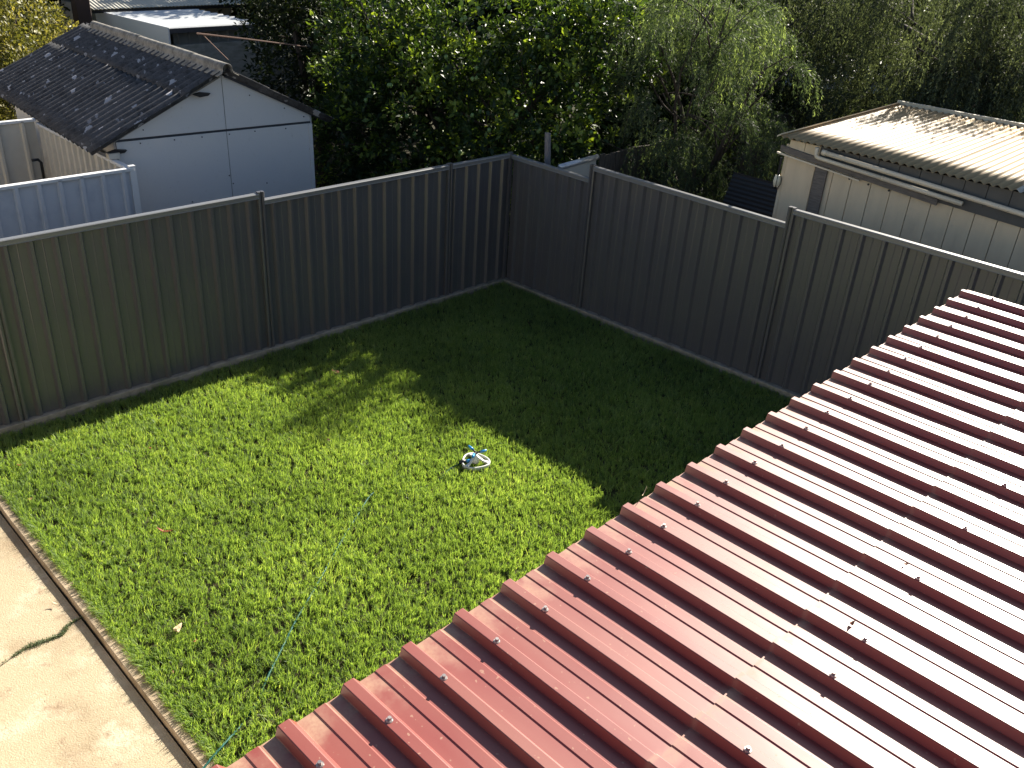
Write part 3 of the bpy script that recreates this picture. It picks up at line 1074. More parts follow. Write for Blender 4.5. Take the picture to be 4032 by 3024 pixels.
# leaning grey post
b = MB()
b.hexa([(0.42, 0.30, -0.3), (0.49, 0.30, -0.3), (0.49, 0.36, -0.3), (0.42, 0.36, -0.3)],
       [(0.255, 0.27, 1.83), (0.315, 0.27, 1.835), (0.315, 0.32, 1.825), (0.255, 0.32, 1.82)])
o = bevel(b.build("timber_post", M_post), 0.005, 1)
o["label"] = "grey weathered timber post leaning behind the fence corner"
o["category"] = "post"

# ------------------------------------------------------------------ yellow shed on the right
ys = thing("yellow_shed", "cream shed with a glaring corrugated roof, loose pipes under its eave", "shed", (0, 0, 0))


def ysroof():
    O = Vector((2.868, 0.93, 2.236))
    A = Vector((0.0, 1.0, 0.0205)).normalized()
    N = Vector((0, -0.0205, 1)).normalized()
    n = 8
    M1 = mat("cream_roof_sheet", (0.38, 0.27, 0.145), 0.5, spec=0.2, noise=[(2.0, (0.34, 0.24, 0.125), 0.4, 0.8), (60, (0.42, 0.36, 0.28), 0.68, 0.8)])
    M2 = mat("peeling_roof_sheet", (0.52, 0.47, 0.39), 0.5, noise=[(28, (0.20, 0.19, 0.17), 0.56, 0.62), (2.0, (0.68, 0.66, 0.62), 0.4, 0.8)])
    for i in range(n):
        b = MB().sheet((0, 0, 0), (tuple(A), (1, 0, 0), tuple(N)), 2.80, corr_prof(0.775, 0.0762, 0.023, 8), 0.0012, nl=4)
        o = b.build("roof_sheet", M2 if i in (3, 4) else M1, ys, smooth=True, loc=O + Vector((0.02 + 0.762 * i, 0, 0.002 * (i % 2))))
    # verge flashing on the near end, upstand along the back
    b = MB().prism([(2.862, 0.90, 2.232), (2.905, 0.90, 2.262), (2.905, 3.80, 2.318), (2.862, 3.80, 2.292)], (0.0, 0, 0.012))
    b.build("verge_flashing", M_cap2, ys)
    b = MB().box((2.862, 3.735, 2.25), (9.0, 3.775, 2.335))
    b.build("back_flashing", M_cap2, ys)


M_cap2 = mat("cream_flashing", (0.62, 0.55, 0.42), 0.45)
ysroof()
Y0 = 1.02


def zl(x, z0, z1, x0=2.92, x1=5.30):
    return z0 + (z1 - z0) * (x - x0) / (x1 - x0)


# wall boards with small joints
x = 2.955
i = 0
while x < 8.6:
    w = 0.20 if i else 0.33
    top = zl(x + w / 2, 2.085, 1.985)
    b = MB().hexa([(x + 0.003, Y0, NZ), (x + w - 0.003, Y0, NZ), (x + w - 0.003, Y0 + 0.02, NZ), (x + 0.003, Y0 + 0.02, NZ)],
                  [(x + 0.003, Y0, zl(x, 2.085, 1.985)), (x + w - 0.003, Y0, zl(x + w, 2.085, 1.985)), (x + w - 0.003, Y0 + 0.02, zl(x + w, 2.085, 1.985)), (x + 0.003, Y0 + 0.02, zl(x, 2.085, 1.985))])
    bevel(b.build("wall_board", M_board, ys, loc=(0, random.uniform(-0.002, 0.002), 0)), 0.002, 1)
    x += w
    i += 1
MB().box((2.96, Y0 + 0.024, NZ), (8.6, 3.7, 2.10)).build("wall_core", M_greyboard, ys)
MB().box((2.93, Y0 - 0.006, NZ), (2.962, 3.7, 2.16)).build("side_wall", M_board, ys)
# infill above the beam: two cream boards then grey ones
x = 2.97
i = 0
while x < 8.6:
    w = 0.17 if i < 2 else 0.203
    z0a, z0b = zl(x, 2.10, 2.0), zl(x + w, 2.10, 2.0)
    b = MB().hexa([(x + 0.003, Y0 - 0.022, z0a), (x + w - 0.003, Y0 - 0.022, z0b), (x + w - 0.003, Y0 - 0.005, z0b), (x + 0.003, Y0 - 0.005, z0a)],
                  [(x + 0.003, Y0 - 0.022, 2.212), (x + w - 0.003, Y0 - 0.022, 2.212), (x + w - 0.003, Y0 - 0.005, 2.212), (x + 0.003, Y0 - 0.005, 2.212)])
    b.build("infill_board", M_board if i < 2 else M_greyboard, ys, loc=(0, random.uniform(-0.002, 0.002), 0))
    x += w
    i += 1
# beam, stud, white trim
b = MB().hexa([(2.895, Y0 - 0.055, 2.085), (4.55, Y0 - 0.055, 1.935), (4.55, Y0 - 0.024, 1.935), (2.895, Y0 - 0.024, 2.085)],
              [(2.890, Y0 - 0.055, 2.145), (4.55, Y0 - 0.055, 1.995), (4.55, Y0 - 0.024, 1.995), (2.890, Y0 - 0.024, 2.145)])
bevel(b.build("beam", M_timber, ys), 0.003, 1)
bevel(MB().box((3.30, Y0 - 0.030, NZ), (3.43, Y0 - 0.004, 2.07)).build("stud", M_timber, ys), 0.003, 1)
b = MB().hexa([(2.86, Y0 - 0.05, 2.055), (3.78, Y0 - 0.05, 1.975), (3.78, Y0 - 0.03, 1.975), (2.86, Y0 - 0.03, 2.055)],
              [(2.86, Y0 - 0.05, 2.073), (3.78, Y0 - 0.05, 1.990), (3.78, Y0 - 0.03, 1.990), (2.86, Y0 - 0.03, 2.073)])
b.build("trim", M_pvc, ys)
yp = Y0 - 0.085
MB().tube([(3.37, yp, 2.178), (4.3, yp, 2.120), (5.3, yp, 2.052), (6.6, yp, 1.97)], 0.024, 12).build("pipe", M_pvc, ys, smooth=True)
MB().tube([(3.362, yp, 2.178), (3.41, yp, 2.175)], 0.028, 12).build("pipe_socket", M_pvc, ys, smooth=True)
MB().tube([(3.30, yp, 2.210), (3.30, yp, 2.140), (3.312, yp, 2.122), (3.34, yp, 2.114), (4.02, yp, 2.068)], 0.020, 12).build("pipe", M_pvc, ys, smooth=True)
MB().tube([(4.0, yp, 2.069), (4.78, yp, 2.016)], 0.023, 12).build("pipe_sleeve", M_pvc, ys, smooth=True)
# dark gap strip under pipes (sagging dark timber)
b = MB().hexa([(4.0, Y0 - 0.020, 1.985), (6.6, Y0 - 0.020, 1.86), (6.6, Y0 - 0.004, 1.86), (4.0, Y0 - 0.004, 1.985)],
              [(4.0, Y0 - 0.020, 2.055), (6.6, Y0 - 0.020, 1.96), (6.6, Y0 - 0.004, 1.96), (4.0, Y0 - 0.004, 2.055)])
b.build("beam", M_greyboard, ys)
for xx in (3.66, 3.86, 4.07):
    MB().tube([(xx, Y0 - 0.004, zl(xx, 2.085, 1.985) - 0.085), (xx, Y0 + 0.004, zl(xx, 2.085, 1.985) - 0.085)], 0.011, 10).build("bolt_hole", M_black, ys)
# lamp on the corner
lamp = thing("wall_lamp", "bulkhead lamp on a black bracket at the corner of the yellow shed", "lamp", (2.915, 0.99, 1.80))
MB().tube([(0, 0, 0.22), (0, 0, 0.02)], 0.012, 8).build("bracket", M_black, lamp)
lb = MB()
for z, r in ((0.03, 0.02), (0.02, 0.032), (-0.03, 0.038), (-0.075, 0.03), (-0.09, 0.012)):
    pass
lb.tube([(0, 0, 0.035), (0, 0, 0.02), (0, 0, -0.03), (0, 0, -0.07), (0, 0, -0.088)], [0.018, 0.032, 0.040, 0.032, 0.012], 14)
lb.build("globe", M_glass, lamp, smooth=True)
for a in range(4):
    c_, s_ = math.cos(a * math.pi / 2 + .4), math.sin(a * math.pi / 2 + .4)
    MB().tube([(0.025 * c_, 0.025 * s_, 0.035), (0.044 * c_, 0.044 * s_, 0.0), (0.044 * c_, 0.044 * s_, -0.05), (0.02 * c_, 0.02 * s_, -0.095)], 0.003, 5).build("guard_wire", M_black, lamp)
MB().tube([(0, 0, -0.088), (0, 0, -0.105)], [0.03, 0.02], 10).build("lamp_base", M_black, lamp)
# dark corrugated panel between fence and shed
dk = thing("corrugated_panel", "black finely corrugated panel lying between the back fence and the yellow shed", "panel", (2.0, 1.6, 0))
b = MB().sheet((0, 0, 0), ((1, 0, 0), (0, 0.35, 0.94), (0, -0.94, 0.35)), 0.95, corr_prof(1.9, 0.05, 0.012, 6), 0.001)
b.build("sheet", mat("dark_corrugated", (0.022, 0.022, 0.024), 0.5), dk, loc=(-0.05, -0.5, NZ + 0.05))

# bluish roof seen through the weeping branches
bt = thing("carport", "pale metal carport roof glimpsed through the weeping branches", "carport", (0, 0, 0))
d = Vector((0.84, -0.5, 0)).normalized()
up = Vector((-0.5, -0.84, 0)).normalized()
for i in range(4):
    b = MB().sheet((0, 0, 0), ((-0.55, 0.82, 0.12), (0.83, 0.55, 0), (0, 0, 1)), 2.4, corr_prof(0.78, 0.0762 * 2, 0.02, 6), 0.001)
    b.build("roof_sheet", M_galvroof, bt, smooth=True, loc=(-1.2 + 0.63 * i, 8.3 + 0.42 * i, 1.5))
MB().box((-2.4, 9.6, NZ), (0.6, 10.6, 1.4)).build("wall", M_greywall, bt)

# ------------------------------------------------------------------ trees
def crown_leaves(name, lobes, n_cl, per, L, W, m, parent, cl_r=0.16, up=0.35, seed=1, tint_fn=None, shell=0.55, aspect=1.0):
    r = np.random.default_rng(seed)
    wts = np.array([a[3] * a[4] + a[4] * a[5] + a[3] * a[5] for a in lobes])
    wts = wts / wts.sum()
    li = r.choice(len(lobes), n_cl, p=wts)
    lb_ = np.array(lobes)[li]
    d = norm(r.normal(0, 1, (n_cl, 3)))
    q = 1 - (1 - shell) * r.random(n_cl) ** 1.6
    cen = lb_[:, :3] + d * lb_[:, 3:6] * q[:, None]
    # twig direction: outwards and a bit up
    td = norm(d * 0.8 + np.array([0, 0, up]) + r.normal(0, 0.35, (n_cl, 3)))
    n = n_cl * per
    t = r.random(n)
    T = np.repeat(td, per, 0)
    Cn = np.repeat(cen, per, 0)
    a = norm(r.normal(0, 1, (n, 3)))
    a = norm(a - T * np.sum(a * T, 1, keepdims=True))
    spread = cl_r * (0.25 + 0.5 * r.random(n))
    base = Cn + T * ((t - 0.5) * cl_r * 2.2)[:, None] + a * (spread * (1 - 0.55 * t))[:, None]
    dr = norm(a * 0.8 + T * 0.7 + r.normal(0, 0.3, (n, 3)))
    nr = norm(np.array([0, 0, 1.0]) + r.normal(0, 0.55, (n, 3)))
    side = norm(np.cross(dr, nr))
    nr = np.cross(side, dr)
    LL = L * r.uniform(0.65, 1.25, n)
    V, F = leaf_verts(base, dr, side, nr, LL, LL * W * r.uniform(0.8, 1.2, n), 0.22)
    cl_t = np.repeat(r.random(n_cl), per)
    tt = np.clip(0.12 + 0.55 * cl_t ** 2.5 + 0.40 * t * (cl_t > 0.6) + r.normal(0, 0.10, n) + (r.random(n) < 0.01) * 0.5, 0, 1)
    o = link(name, np_mesh(name, V, F, m, np.repeat(tt, 4)), parent)
    return o


def limb_tube(b, p0, p1, r0_, r1_, bend=0.15, n=6, seed=0):
    rd = random.Random(seed)
    p0, p1 = Vector(p0), Vector(p1)
    off = Vector((rd.uniform(-1, 1), rd.uniform(-1, 1), rd.uniform(-0.3, 0.6))) * bend * (p1 - p0).length
    pts = []
    for i in range(n + 1):
        t = i / n
        pts.append(p0.lerp(p1, t) + off * math.sin(math.pi * t) + Vector((rd.uniform(-1, 1), rd.uniform(-1, 1), 0)) * 0.012)
    b.tube(pts, [r0_ + (r1_ - r0_) * i / n for i in range(n + 1)], 8)
    return pts


def tree(name, label, cat, base, lobes, n_cl, per, L, W, m, seed, trunk_r=0.09, group=None, cl_r=0.16, fork=0.8, shell=0.55, up=0.35):
    t = thing(name, label, cat, base, group)
    bx, by, bz = base
    b = MB()
    top = Vector((0, 0, fork))
    limb_tube(b, (0, 0, 0), top, trunk_r, trunk_r * 0.8, 0.08, seed=seed)
    for i, lo in enumerate(lobes):
        c = Vector((lo[0] - bx, lo[1] - by, lo[2] - bz + lo[5] * 0.2))
        limb_tube(b, top - Vector((0, 0, 0.05)), c, trunk_r * 0.6, trunk_r * 0.12, 0.18, seed=seed + i)
        rd = random.Random(seed * 7 + i)
        for k in range(4):
            q = c + Vector((rd.uniform(-1, 1) * lo[3], rd.uniform(-1, 1) * lo[4], rd.uniform(-.5, .8) * lo[5])) * 0.75
            limb_tube(b, top.lerp(c, 0.6 + 0.1 * k), q, trunk_r * 0.22, 0.006, 0.15, seed=seed + i * 9 + k)
    b.build("trunk", M_bark, t, smooth=True)
    ll = [(a[0] - bx, a[1] - by, a[2] - bz, a[3], a[4], a[5]) for a in lobes]
    crown_leaves("crown", ll, n_cl, per, L, W, m, t, cl_r, up, seed, shell=shell)
    return t


citrus_lobes = [(-2.3, 0.6, 1.5, 1.25, 1.2, 1.25), (-1.2, 0.9, 1.5, 1.1, 0.85, 1.25), (-0.55, 1.3, 1.9, 0.85, 0.8, 1.15), (-1.9, 0.9, 2.6, 1.0, 1.0, 0.95),
                (-3.1, 0.4, 2.2, 0.9, 0.9, 1.0), (-0.8, 1.6, 2.75, 0.75, 0.7, 0.6), (-1.4, 0.7, 0.7, 1.3, 0.6, 0.8), (-0.1, 1.0, 1.0, 0.6, 0.6, 0.9), (-0.1, 1.8, 2.6, 0.75, 0.6, 0.65), (-2.9, -0.1, 1.1, 0.7, 0.75, 1.1)]
cit = tree("lemon_tree", "big glossy dark green lemon tree filling the space behind the fence corner", "tree", (-1.7, 0.9, NZ), citrus_lobes, 1750, 22, 0.094, 0.52, M_citrus, 21, 0.10, cl_r=0.12)
# fruit
fm = MB()
nr, ns = 6, 8
vs = [(0, 0, 0.031)] + [(0.026 * math.sin(math.pi * i / nr) * math.cos(2 * math.pi * j / ns), 0.026 * math.sin(math.pi * i / nr) * math.sin(2 * math.pi * j / ns), 0.031 * math.cos(math.pi * i / nr)) for i in range(1, nr) for j in range(ns)] + [(0, 0, -0.031)]
fs = [(0, 1 + j, 1 + (j + 1) % ns) for j in range(ns)] + [(1 + (i - 1) * ns + j, 1 + i * ns + j, 1 + i * ns + (j + 1) % ns, 1 + (i - 1) * ns + (j + 1) % ns) for i in range(1, nr - 1) for j in range(ns)] + [(1 + (nr - 2) * ns + j, len(vs) - 1, 1 + (nr - 2) * ns + (j + 1) % ns) for j in range(ns)]
fm.add(vs, fs)
FM = fm.mesh("fruit", M_fruit, True)
rd = random.Random(4)
cam_dir = Vector((7.3, -7.6, 4.1))
for i in range(60):
    lo = citrus_lobes[rd.randrange(6)]
    d = (Vector((0.7, -0.65, 0.25)) + Vector((rd.gauss(0, .5), rd.gauss(0, .5), rd.gauss(0, .5)))).normalized()
    link("fruit", FM, cit, loc=(lo[0] + d.x * lo[3] * 0.97 + 1.7, lo[1] + d.y * lo[4] * 0.97 - 0.9, lo[2] + d.z * lo[5] * 0.97 - NZ))


def weeping(name, label, cat, base, roots, n_str, slen, m, seed, per_m, L, W, trunk_r=0.1, group=None, fork=1.2, outw=0.35, tilt=0.0, lean=None, brush=True, upturn=0.0, grp=16, lit_lobes=()):
    """roots: ellipsoid lobes from whose surface strands start and then hang"""
    t = thing(name, label, cat, base, group)
    bx, by, bz = base
    r = np.random.default_rng(seed)
    R = np.array(roots, float)
    wts = R[:, 3] * R[:, 4]
    wts /= wts.sum()
    ncl = max(8, n_str // grp)
    n_str = ncl * grp
    li = r.choice(len(R), ncl, p=wts)
    lb_ = R[li]
    dc = norm(r.normal(0, 1, (ncl, 3)) * np.array([1, 1, 0.8]) + np.array([0, 0, 0.25]))
    q = 1 - 0.5 * r.random(ncl) ** 1.8
    pc = lb_[:, :3] + dc * lb_[:, 3:6] * q[:, None] - np.array([bx, by, bz])
    hc = norm(dc * np.array([1, 1, 0.0]) + r.normal(0, 0.3, (ncl, 3)) * np.array([1, 1, 0]))
    # every cluster is one short bough; strands hang along it
    tb = r.random((ncl, grp, 1))
    bl = (0.20 + 0.35 * r.random((ncl, 1, 1))) * slen
    p = (pc[:, None, :] + hc[:, None, :] * tb * bl + np.array([0, 0, 1.0]) * (0.25 * tb - 0.35 * tb ** 2) * bl + r.normal(0, 0.02, (ncl, grp, 3))).reshape(-1, 3)
    d = np.repeat(hc, grp, 0)
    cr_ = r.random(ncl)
    for k_f in lit_lobes:
        cr_[li == k_f] = 0.80 + 0.2 * cr_[li == k_f]  # lighter leaf tint on these lobes paints in the sunlit sprays
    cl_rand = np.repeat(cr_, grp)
    # group strands on branchlets: snap the horizontal heading
    hd = norm(d + r.normal(0, 0.45, (n_str, 3)) * np.array([1, 1, 0]))
    sl = slen * r.uniform(0.45, 1.25, n_str)
    seg = 8
    P = np.zeros((n_str, seg + 1, 3))
    P[:, 0] = p
    v = norm(hd * outw + np.array([0, 0, 1.0]) * (upturn + r.normal(0, 0.25, n_str))[:, None])
    for s in range(seg):
        P[:, s + 1] = P[:, s] + v * (sl / seg)[:, None]
        v = norm(v * 0.62 + np.array([0, 0, -0.42]) + r.normal(0, 0.06, (n_str, 3)))
    P[:, :, 2] = np.maximum(P[:, :, 2], 0.15)
    nl = int(per_m * slen)
    n = n_str * nl
    tt = r.random((n_str, nl)) * (seg - 0.001)
    k = tt.astype(int)
    fr = (tt - k)[..., None]
    ii = np.arange(n_str)[:, None]
    A_, B_ = P[ii, k], P[ii, k + 1]
    pos = (A_ * (1 - fr) + B_ * fr).reshape(-1, 3)
    dr0 = norm((B_ - A_).reshape(-1, 3))
    a = norm(r.normal(0, 1, (n, 3)))
    dr = norm(dr0 * (1.0 if brush else 1.1) + a * 0.75)
    side = norm(np.cross(dr, r.normal(0, 1, (n, 3))))
    nr = np.cross(side, dr)
    LL = L * r.uniform(0.6, 1.2, n)
    V, F = leaf_verts(pos, dr, side, nr, LL, LL * W, 0.1)
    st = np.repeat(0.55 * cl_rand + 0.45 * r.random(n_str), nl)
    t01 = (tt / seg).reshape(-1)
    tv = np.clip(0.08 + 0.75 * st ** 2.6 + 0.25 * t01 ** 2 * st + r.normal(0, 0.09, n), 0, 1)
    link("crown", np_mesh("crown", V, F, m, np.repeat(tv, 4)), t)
    b = MB()
    top = Vector((0, 0, fork)) if lean is None else Vector(lean)
    limb_tube(b, (0, 0, 0), top, trunk_r, trunk_r * 0.75, 0.06, seed=seed)
    for i, lo in enumerate(roots):
        c = Vector((lo[0] - bx, lo[1] - by, lo[2] - bz + lo[5] * 0.3))
        limb_tube(b, top - Vector((0, 0, 0.03)), c, trunk_r * 0.6, trunk_r * 0.15, 0.12, seed=seed + i)
        rd = random.Random(seed * 5 + i)
        for k_2 in range(5):
            q_ = c + Vector((rd.uniform(-1, 1) * lo[3], rd.uniform(-1, 1) * lo[4], rd.uniform(-.3, .8) * lo[5])) * 0.85
            limb_tube(b, top.lerp(c, 0.5 + 0.1 * k_2), q_, trunk_r * 0.22, 0.006, 0.15, seed=seed + i * 9 + k_2)
    b.build("trunk", M_bark, t, smooth=True)
    # bare twigs: the strands' own stems
    sel = r.choice(n_str, min(n_str, 260), replace=False)
    tw = MB()
    for s in sel:
        tw.tube([tuple(x) for x in P[s][::2]], 0.0022, 3, cap=False)
    tw.build("twigs", M_bark, t, kind="stuff")
    return t


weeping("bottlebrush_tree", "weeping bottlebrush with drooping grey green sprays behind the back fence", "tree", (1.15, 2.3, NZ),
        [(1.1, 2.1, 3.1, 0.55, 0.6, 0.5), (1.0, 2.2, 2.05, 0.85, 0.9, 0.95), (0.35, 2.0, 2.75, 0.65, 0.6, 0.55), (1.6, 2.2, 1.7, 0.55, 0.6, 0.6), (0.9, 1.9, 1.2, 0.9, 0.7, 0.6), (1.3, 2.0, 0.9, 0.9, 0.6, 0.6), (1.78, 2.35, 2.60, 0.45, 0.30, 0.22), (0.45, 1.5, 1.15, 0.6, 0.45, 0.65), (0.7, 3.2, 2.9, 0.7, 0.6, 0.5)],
        4300, 0.58, M_brush, 31, 62, 0.046, 0.17, 0.055, outw=0.8, upturn=0.35, lit_lobes=(0, 6))
weeping("pepper_tree", "large weeping pepper tree with fine hanging foliage and a leaning trunk behind the yellow shed", "tree", (2.1, 5.0, NZ),
        [(2.4, 6.4, 3.1, 1.7, 1.5, 1.3), (0.6, 6.9, 2.9, 1.2, 1.2, 1.1), (3.9, 6.2, 2.7, 1.3, 1.2, 1.1), (3.4, 5.6, 2.5, 0.9, 0.5, 0.6), (2.4, 5.2, 2.3, 0.9, 0.6, 0.6), (2.8, 5.6, 1.6, 1.8, 0.6, 0.7)],
        6800, 1.05, M_willow, 41, 48, 0.048, 0.27, 0.12, lean=(1.5, 0.3, 2.9), outw=0.4)
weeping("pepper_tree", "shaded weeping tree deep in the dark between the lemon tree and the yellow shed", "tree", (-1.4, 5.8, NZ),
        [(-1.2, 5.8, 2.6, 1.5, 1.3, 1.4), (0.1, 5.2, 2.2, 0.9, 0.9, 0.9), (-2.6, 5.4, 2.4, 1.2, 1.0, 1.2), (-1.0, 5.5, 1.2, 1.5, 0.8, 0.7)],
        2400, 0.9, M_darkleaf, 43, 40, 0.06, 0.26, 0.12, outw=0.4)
tree("dark_tree", "dark leafed tree beyond the ridge of the gabled shed", "tree", (-5.4, 1.0, NZ),
     [(-5.3, 0.9, 2.0, 1.0, 1.1, 1.1), (-6.3, 1.6, 2.2, 0.9, 1.0, 1.0), (-4.5, 1.2, 1.7, 0.9, 1.1, 1.3), (-5.2, 0.4, 2.9, 0.9, 0.9, 0.6)], 900, 22, 0.085, 0.5, M_darkleaf, 51, 0.12)
tree("yellow_green_bush", "round yellow green bush at the top corner beyond the gable roof", "bush", (-9.2, -2.8, NZ),
     [(-9.1, -2.55, 1.35, 1.2, 1.3, 1.2), (-10.0, -2.0, 1.55, 1.0, 0.85, 0.95), (-8.7, -3.6, 1.1, 1.0, 1.2, 1.0), (-8.2, -2.5, 0.9, 0.9, 0.9, 1.1)], 1300, 22, 0.075, 0.55, M_bush, 61, 0.08, fork=0.5)
far = [(-13.5, 0.5, 2.3, 2.0), (-13.0, -3.2, 2.2, 2.0), (-11.5, 4.5, 2.3, 2.2), (-8.2, 5.6, 2.3, 2.0), (-5.0, 7.8, 2.3, 2.2), (-1.8, 10.8, 2.3, 2.3), (2.0, 12.5, 2.4, 2.4), (5.4, 10.4, 2.6, 2.2), (-3.8, 3.6, 2.0, 1.4), (-0.5, 3.6, 0.9, 1.1)]
names = ["far dark tree beyond the cream corrugated roof", "far dark tree behind the yellow green bush", "far dark tree behind the white skillion shed", "far dark tree deep behind the gabled shed's ridge",
         "far dark tree directly behind the lemon tree's upper left", "far dark tree behind the pale carport roof", "far dark tree behind the leaning pepper trunk", "far dark tree at the outer end behind the pepper tree", "dark shrubby tree close behind the lemon tree", "low dark shrub behind the paling fence between the two nearest trees"]
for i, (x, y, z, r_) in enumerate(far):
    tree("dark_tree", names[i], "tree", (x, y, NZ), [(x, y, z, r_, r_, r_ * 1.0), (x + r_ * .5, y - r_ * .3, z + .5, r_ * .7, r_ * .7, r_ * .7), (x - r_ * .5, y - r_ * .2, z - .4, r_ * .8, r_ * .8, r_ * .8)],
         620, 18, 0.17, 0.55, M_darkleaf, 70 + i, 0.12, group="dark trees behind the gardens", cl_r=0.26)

# ------------------------------------------------------------------ sprinkler
sp_loc = Vector((2.925, -3.245, G(2.925, -3.245) + 0.040))
sp = thing("lawn_sprinkler", "white wheel-based sprinkler with three blue spray arms standing on the lawn", "sprinkler", tuple(sp_loc), None, rad(38))
sp.scale = (1.15, 1.15, 1.15)


def tri_ring(R, rr, n=48):
    pts = []
    for i in range(n):
        a = 2 * math.pi * i / n
        k = R * (1 + 0.075 * math.cos(3 * a))
        pts.append((k * math.cos(a), k * math.sin(a)))
    return pts


ring = tri_ring(0.102, 0)
b = MB()
n = len(ring)
prof = [(1.0, -0.006), (1.0, 0.024), (0.985, 0.028), (0.90, 0.028), (0.885, 0.022), (0.90, -0.006)]
vs = [(x * s, y * s, z) for (x, y) in ring for (s, z) in prof]
m_ = len(prof)
b.add(vs, [(i * m_ + j, ((i + 1) % n) * m_ + j, ((i + 1) % n) * m_ + (j + 1) % m_, i * m_ + (j + 1) % m_) for i in range(n) for j in range(m_)])
b.build("base_ring", M_plastic, sp, smooth=True)
b = MB()
for k in range(3):
    a = 2 * math.pi * k / 3
    c_, s_ = math.cos(a), math.sin(a)
    for (r0_, z0, w0, r1_, z1, w1) in ((0.108, 0.024, 0.030, 0.060, 0.036, 0.014), (0.060, 0.036, 0.014, 0.018, 0.066, 0.022)):
        q0 = [(r0_ * c_ - w0 * sg * s_ / 2, r0_ * s_ + w0 * sg * c_ / 2, z0 + dz) for sg, dz in ((-1, 0), (1, 0), (1, -0.012), (-1, -0.012))]
        q1 = [(r1_ * c_ - w1 * sg * s_ / 2, r1_ * s_ + w1 * sg * c_ / 2, z1 + dz) for sg, dz in ((-1, 0), (1, 0), (1, -0.014), (-1, -0.014))]
        b.hexa(q0, q1)
b.build("spoke", M_plastic, sp)
MB().tube([(0, 0, 0.015), (0, 0, 0.05), (0, 0, 0.068), (0, 0, 0.078)], [0.030, 0.026, 0.020, 0.012], 16).build("hub", M_plastic, sp, smooth=True)
rot = MB().tube([(0, 0, 0.078), (0, 0, 0.100)], 0.010, 10).build("rotor", M_black, sp, smooth=True)
for k, (az, tz) in enumerate(((135, 0.012), (12, 0.010), (258, 0.002))):
    a = rad(az)
    c_, s_ = math.cos(a), math.sin(a)
    MB().tube([(0.006 * c_, 0.006 * s_, 0.094), (0.036 * c_, 0.036 * s_, 0.097 + tz * .4)], 0.007, 8).build("arm_joint", M_black, sp, smooth=True)
    arm = MB().tube([(0.032 * c_, 0.032 * s_, 0.097 + tz * .4), (0.055 * c_ - .002 * s_, 0.055 * s_ + .002 * c_, 0.098 + tz * .6), (0.078 * c_ - .008 * s_, 0.078 * s_ + .008 * c_, 0.100 + tz)], [0.0095, 0.010, 0.008], 8)
    arm.build("spray_arm", M_blue, sp, smooth=True)
# inlet with black hose coupling pointing to the slab side
MB().tube([(-0.02, -0.008, 0.03), (-0.072, -0.028, 0.026)], 0.012, 10).build("inlet", M_blue, sp, smooth=True)
MB().tube([(-0.066, -0.026, 0.026), (-0.112, -0.042, 0.022)], [0.017, 0.013], 10).build("hose_coupling", M_black, sp, smooth=True)

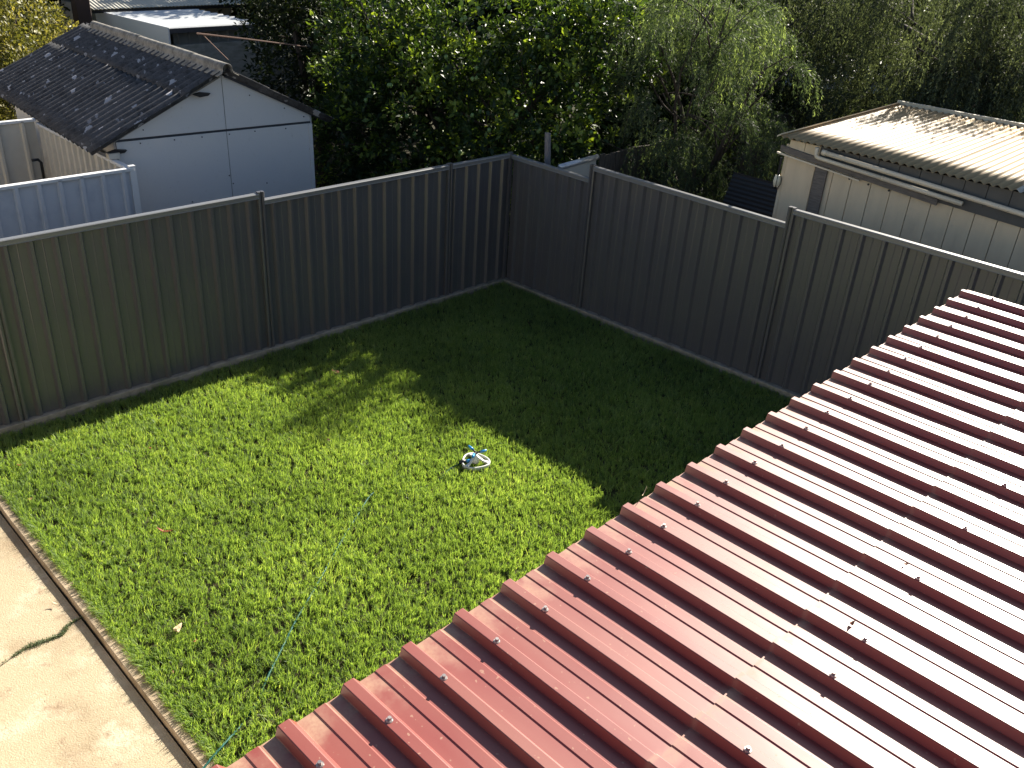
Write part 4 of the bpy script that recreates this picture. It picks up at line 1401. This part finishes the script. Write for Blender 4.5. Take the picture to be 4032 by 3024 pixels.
# hose
def hose():
    raw = [(2.862, -3.34, 0.052), (2.86, -3.46, 0.050), (2.90, -3.66, 0.012), (2.86, -3.86, 0.004), (2.74, -4.02, 0.006), (2.72, -4.15, 0.034), (2.89, -4.42, 0.040), (3.00, -4.60, 0.034), (3.13, -4.78, 0.042), (3.36, -5.11, 0.038),
           (3.54, -5.37, 0.044), (3.74, -5.63, 0.046), (3.87, -5.80, 0.042), (3.93, -5.88, 0.008), (4.02, -6.04, 0.008), (4.10, -6.17, 0.050), (4.17, -6.34, 0.046), (4.24, -6.48, 0.014), (4.4, -6.8, -0.035), (4.9, -7.5, -0.038)]
    pts = []
    m = len(raw)
    for i in range(m - 1):
        p0, p1, p2, p3 = (Vector(raw[max(i - 1, 0)]), Vector(raw[i]), Vector(raw[i + 1]), Vector(raw[min(i + 2, m - 1)]))
        for k in range(8):
            t = k / 8
            pts.append(0.5 * ((2 * p1) + (p2 - p0) * t + (2 * p0 - 5 * p1 + 4 * p2 - p3) * t * t + (3 * p1 - p0 - 3 * p2 + p3) * t ** 3))
    pts = [Vector((p.x, p.y, G(p.x, p.y) + p.z)) for p in pts]
    o = MB().tube(pts, 0.0062, 8).build("garden_hose", mat("teal_hose", (0.008, 0.075, 0.060), 0.5, spec=0.25), None, smooth=True)
    o["label"] = "teal garden hose with a pale spiral stripe lying across the lawn to the sprinkler"
    o["category"] = "hose"
    # spiral stripe: a thin raised thread
    L = 0
    vs = []
    for i in range(1, len(pts)):
        seg = pts[i] - pts[i - 1]
        l = seg.length
        t = seg.normalized()
        a = t.cross(Vector((0, 0, 1))).normalized()
        bb = a.cross(t)
        st = max(1, int(l / 0.006))
        for k in range(st):
            ph = (L + l * k / st) / 0.055 * 2 * math.pi
            vs.append(pts[i - 1] + seg * (k / st) + (a * math.cos(ph) + bb * math.sin(ph)) * 0.0056)
        L += l
    MB().tube(vs, 0.0020, 4).build("stripe", mat("pale_stripe", (0.035, 0.17, 0.16), 0.5, spec=0.25), o, smooth=True)


hose()

# ------------------------------------------------------------------ leaves on the lawn
def lawn_leaf(x, y, L, W, m, label, rz, tilt, seed, curl=0.3, h=0.045):
    leaf_obj("fallen_leaf", m, L, W, curl, label, (x, y, G(x, y) + h), (tilt, tilt * 0.7, rz), group="fallen leaves on the lawn", seed=seed)


lawn_leaf(2.157, -5.555, 0.11, 0.022, M_redleaf, "long narrow red leaf lying on the lawn near the slab", 0.75, 0.15, 1)
lawn_leaf(3.152, -5.979, 0.085, 0.042, M_paleleaf, "large pale curled leaf on the grass near the edging", 2.3, 0.5, 2, 0.5, 0.055)
lawn_leaf(0.829, -3.149, 0.080, 0.060, M_deadleaf, "broad brown leaf in the fence shade beside the sunlit patch", 0.5, 0.2, 3)
for (px_, py_, mm, lb, L) in ((0.55, -5.73, M_deadleaf, "small brown leaf at the shade line near the side fence", 0.035), (0.62, -5.99, M_redleaf, "reddish leaf just inside the sunlit grass by the side fence end", 0.04),
                             (1.02, -5.12, M_redleaf, "dark red leaf in the bright grass off the side fence", 0.03), (1.85, -3.95, M_deadleaf, "brown twiggy leaf in the middle of the sunlit lawn", 0.05),
                             (1.15, -6.10, M_deadleaf, "tan leaf on the grass close to the far end of the edging", 0.045), (1.75, -5.45, M_deadleaf, "small tan leaf midway between red leaf and side fence", 0.035),
                             (3.45, -6.15, M_deadleaf, "brown leaf tip showing by the grass edge near the pale curled leaf", 0.03), (3.30, -5.93, M_redleaf, "dull red leaf sunk in grass beside the pale curled leaf", 0.03)):
    lawn_leaf(px_, py_, L, L * 0.5, mm, lb, random.uniform(0, 3), 0.25, int(px_ * 100))
# dry leaf lying in the gap beside the edging
leaf_obj("fallen_leaf", M_paleleaf, 0.05, 0.015, 0.3, "dry tan leaf caught in the gap beside the edging", (2.37, -6.40, G(2.37, -6.42) + 0.008), (0.1, 0.1, 0.5), group="fallen leaves on the lawn", seed=9)
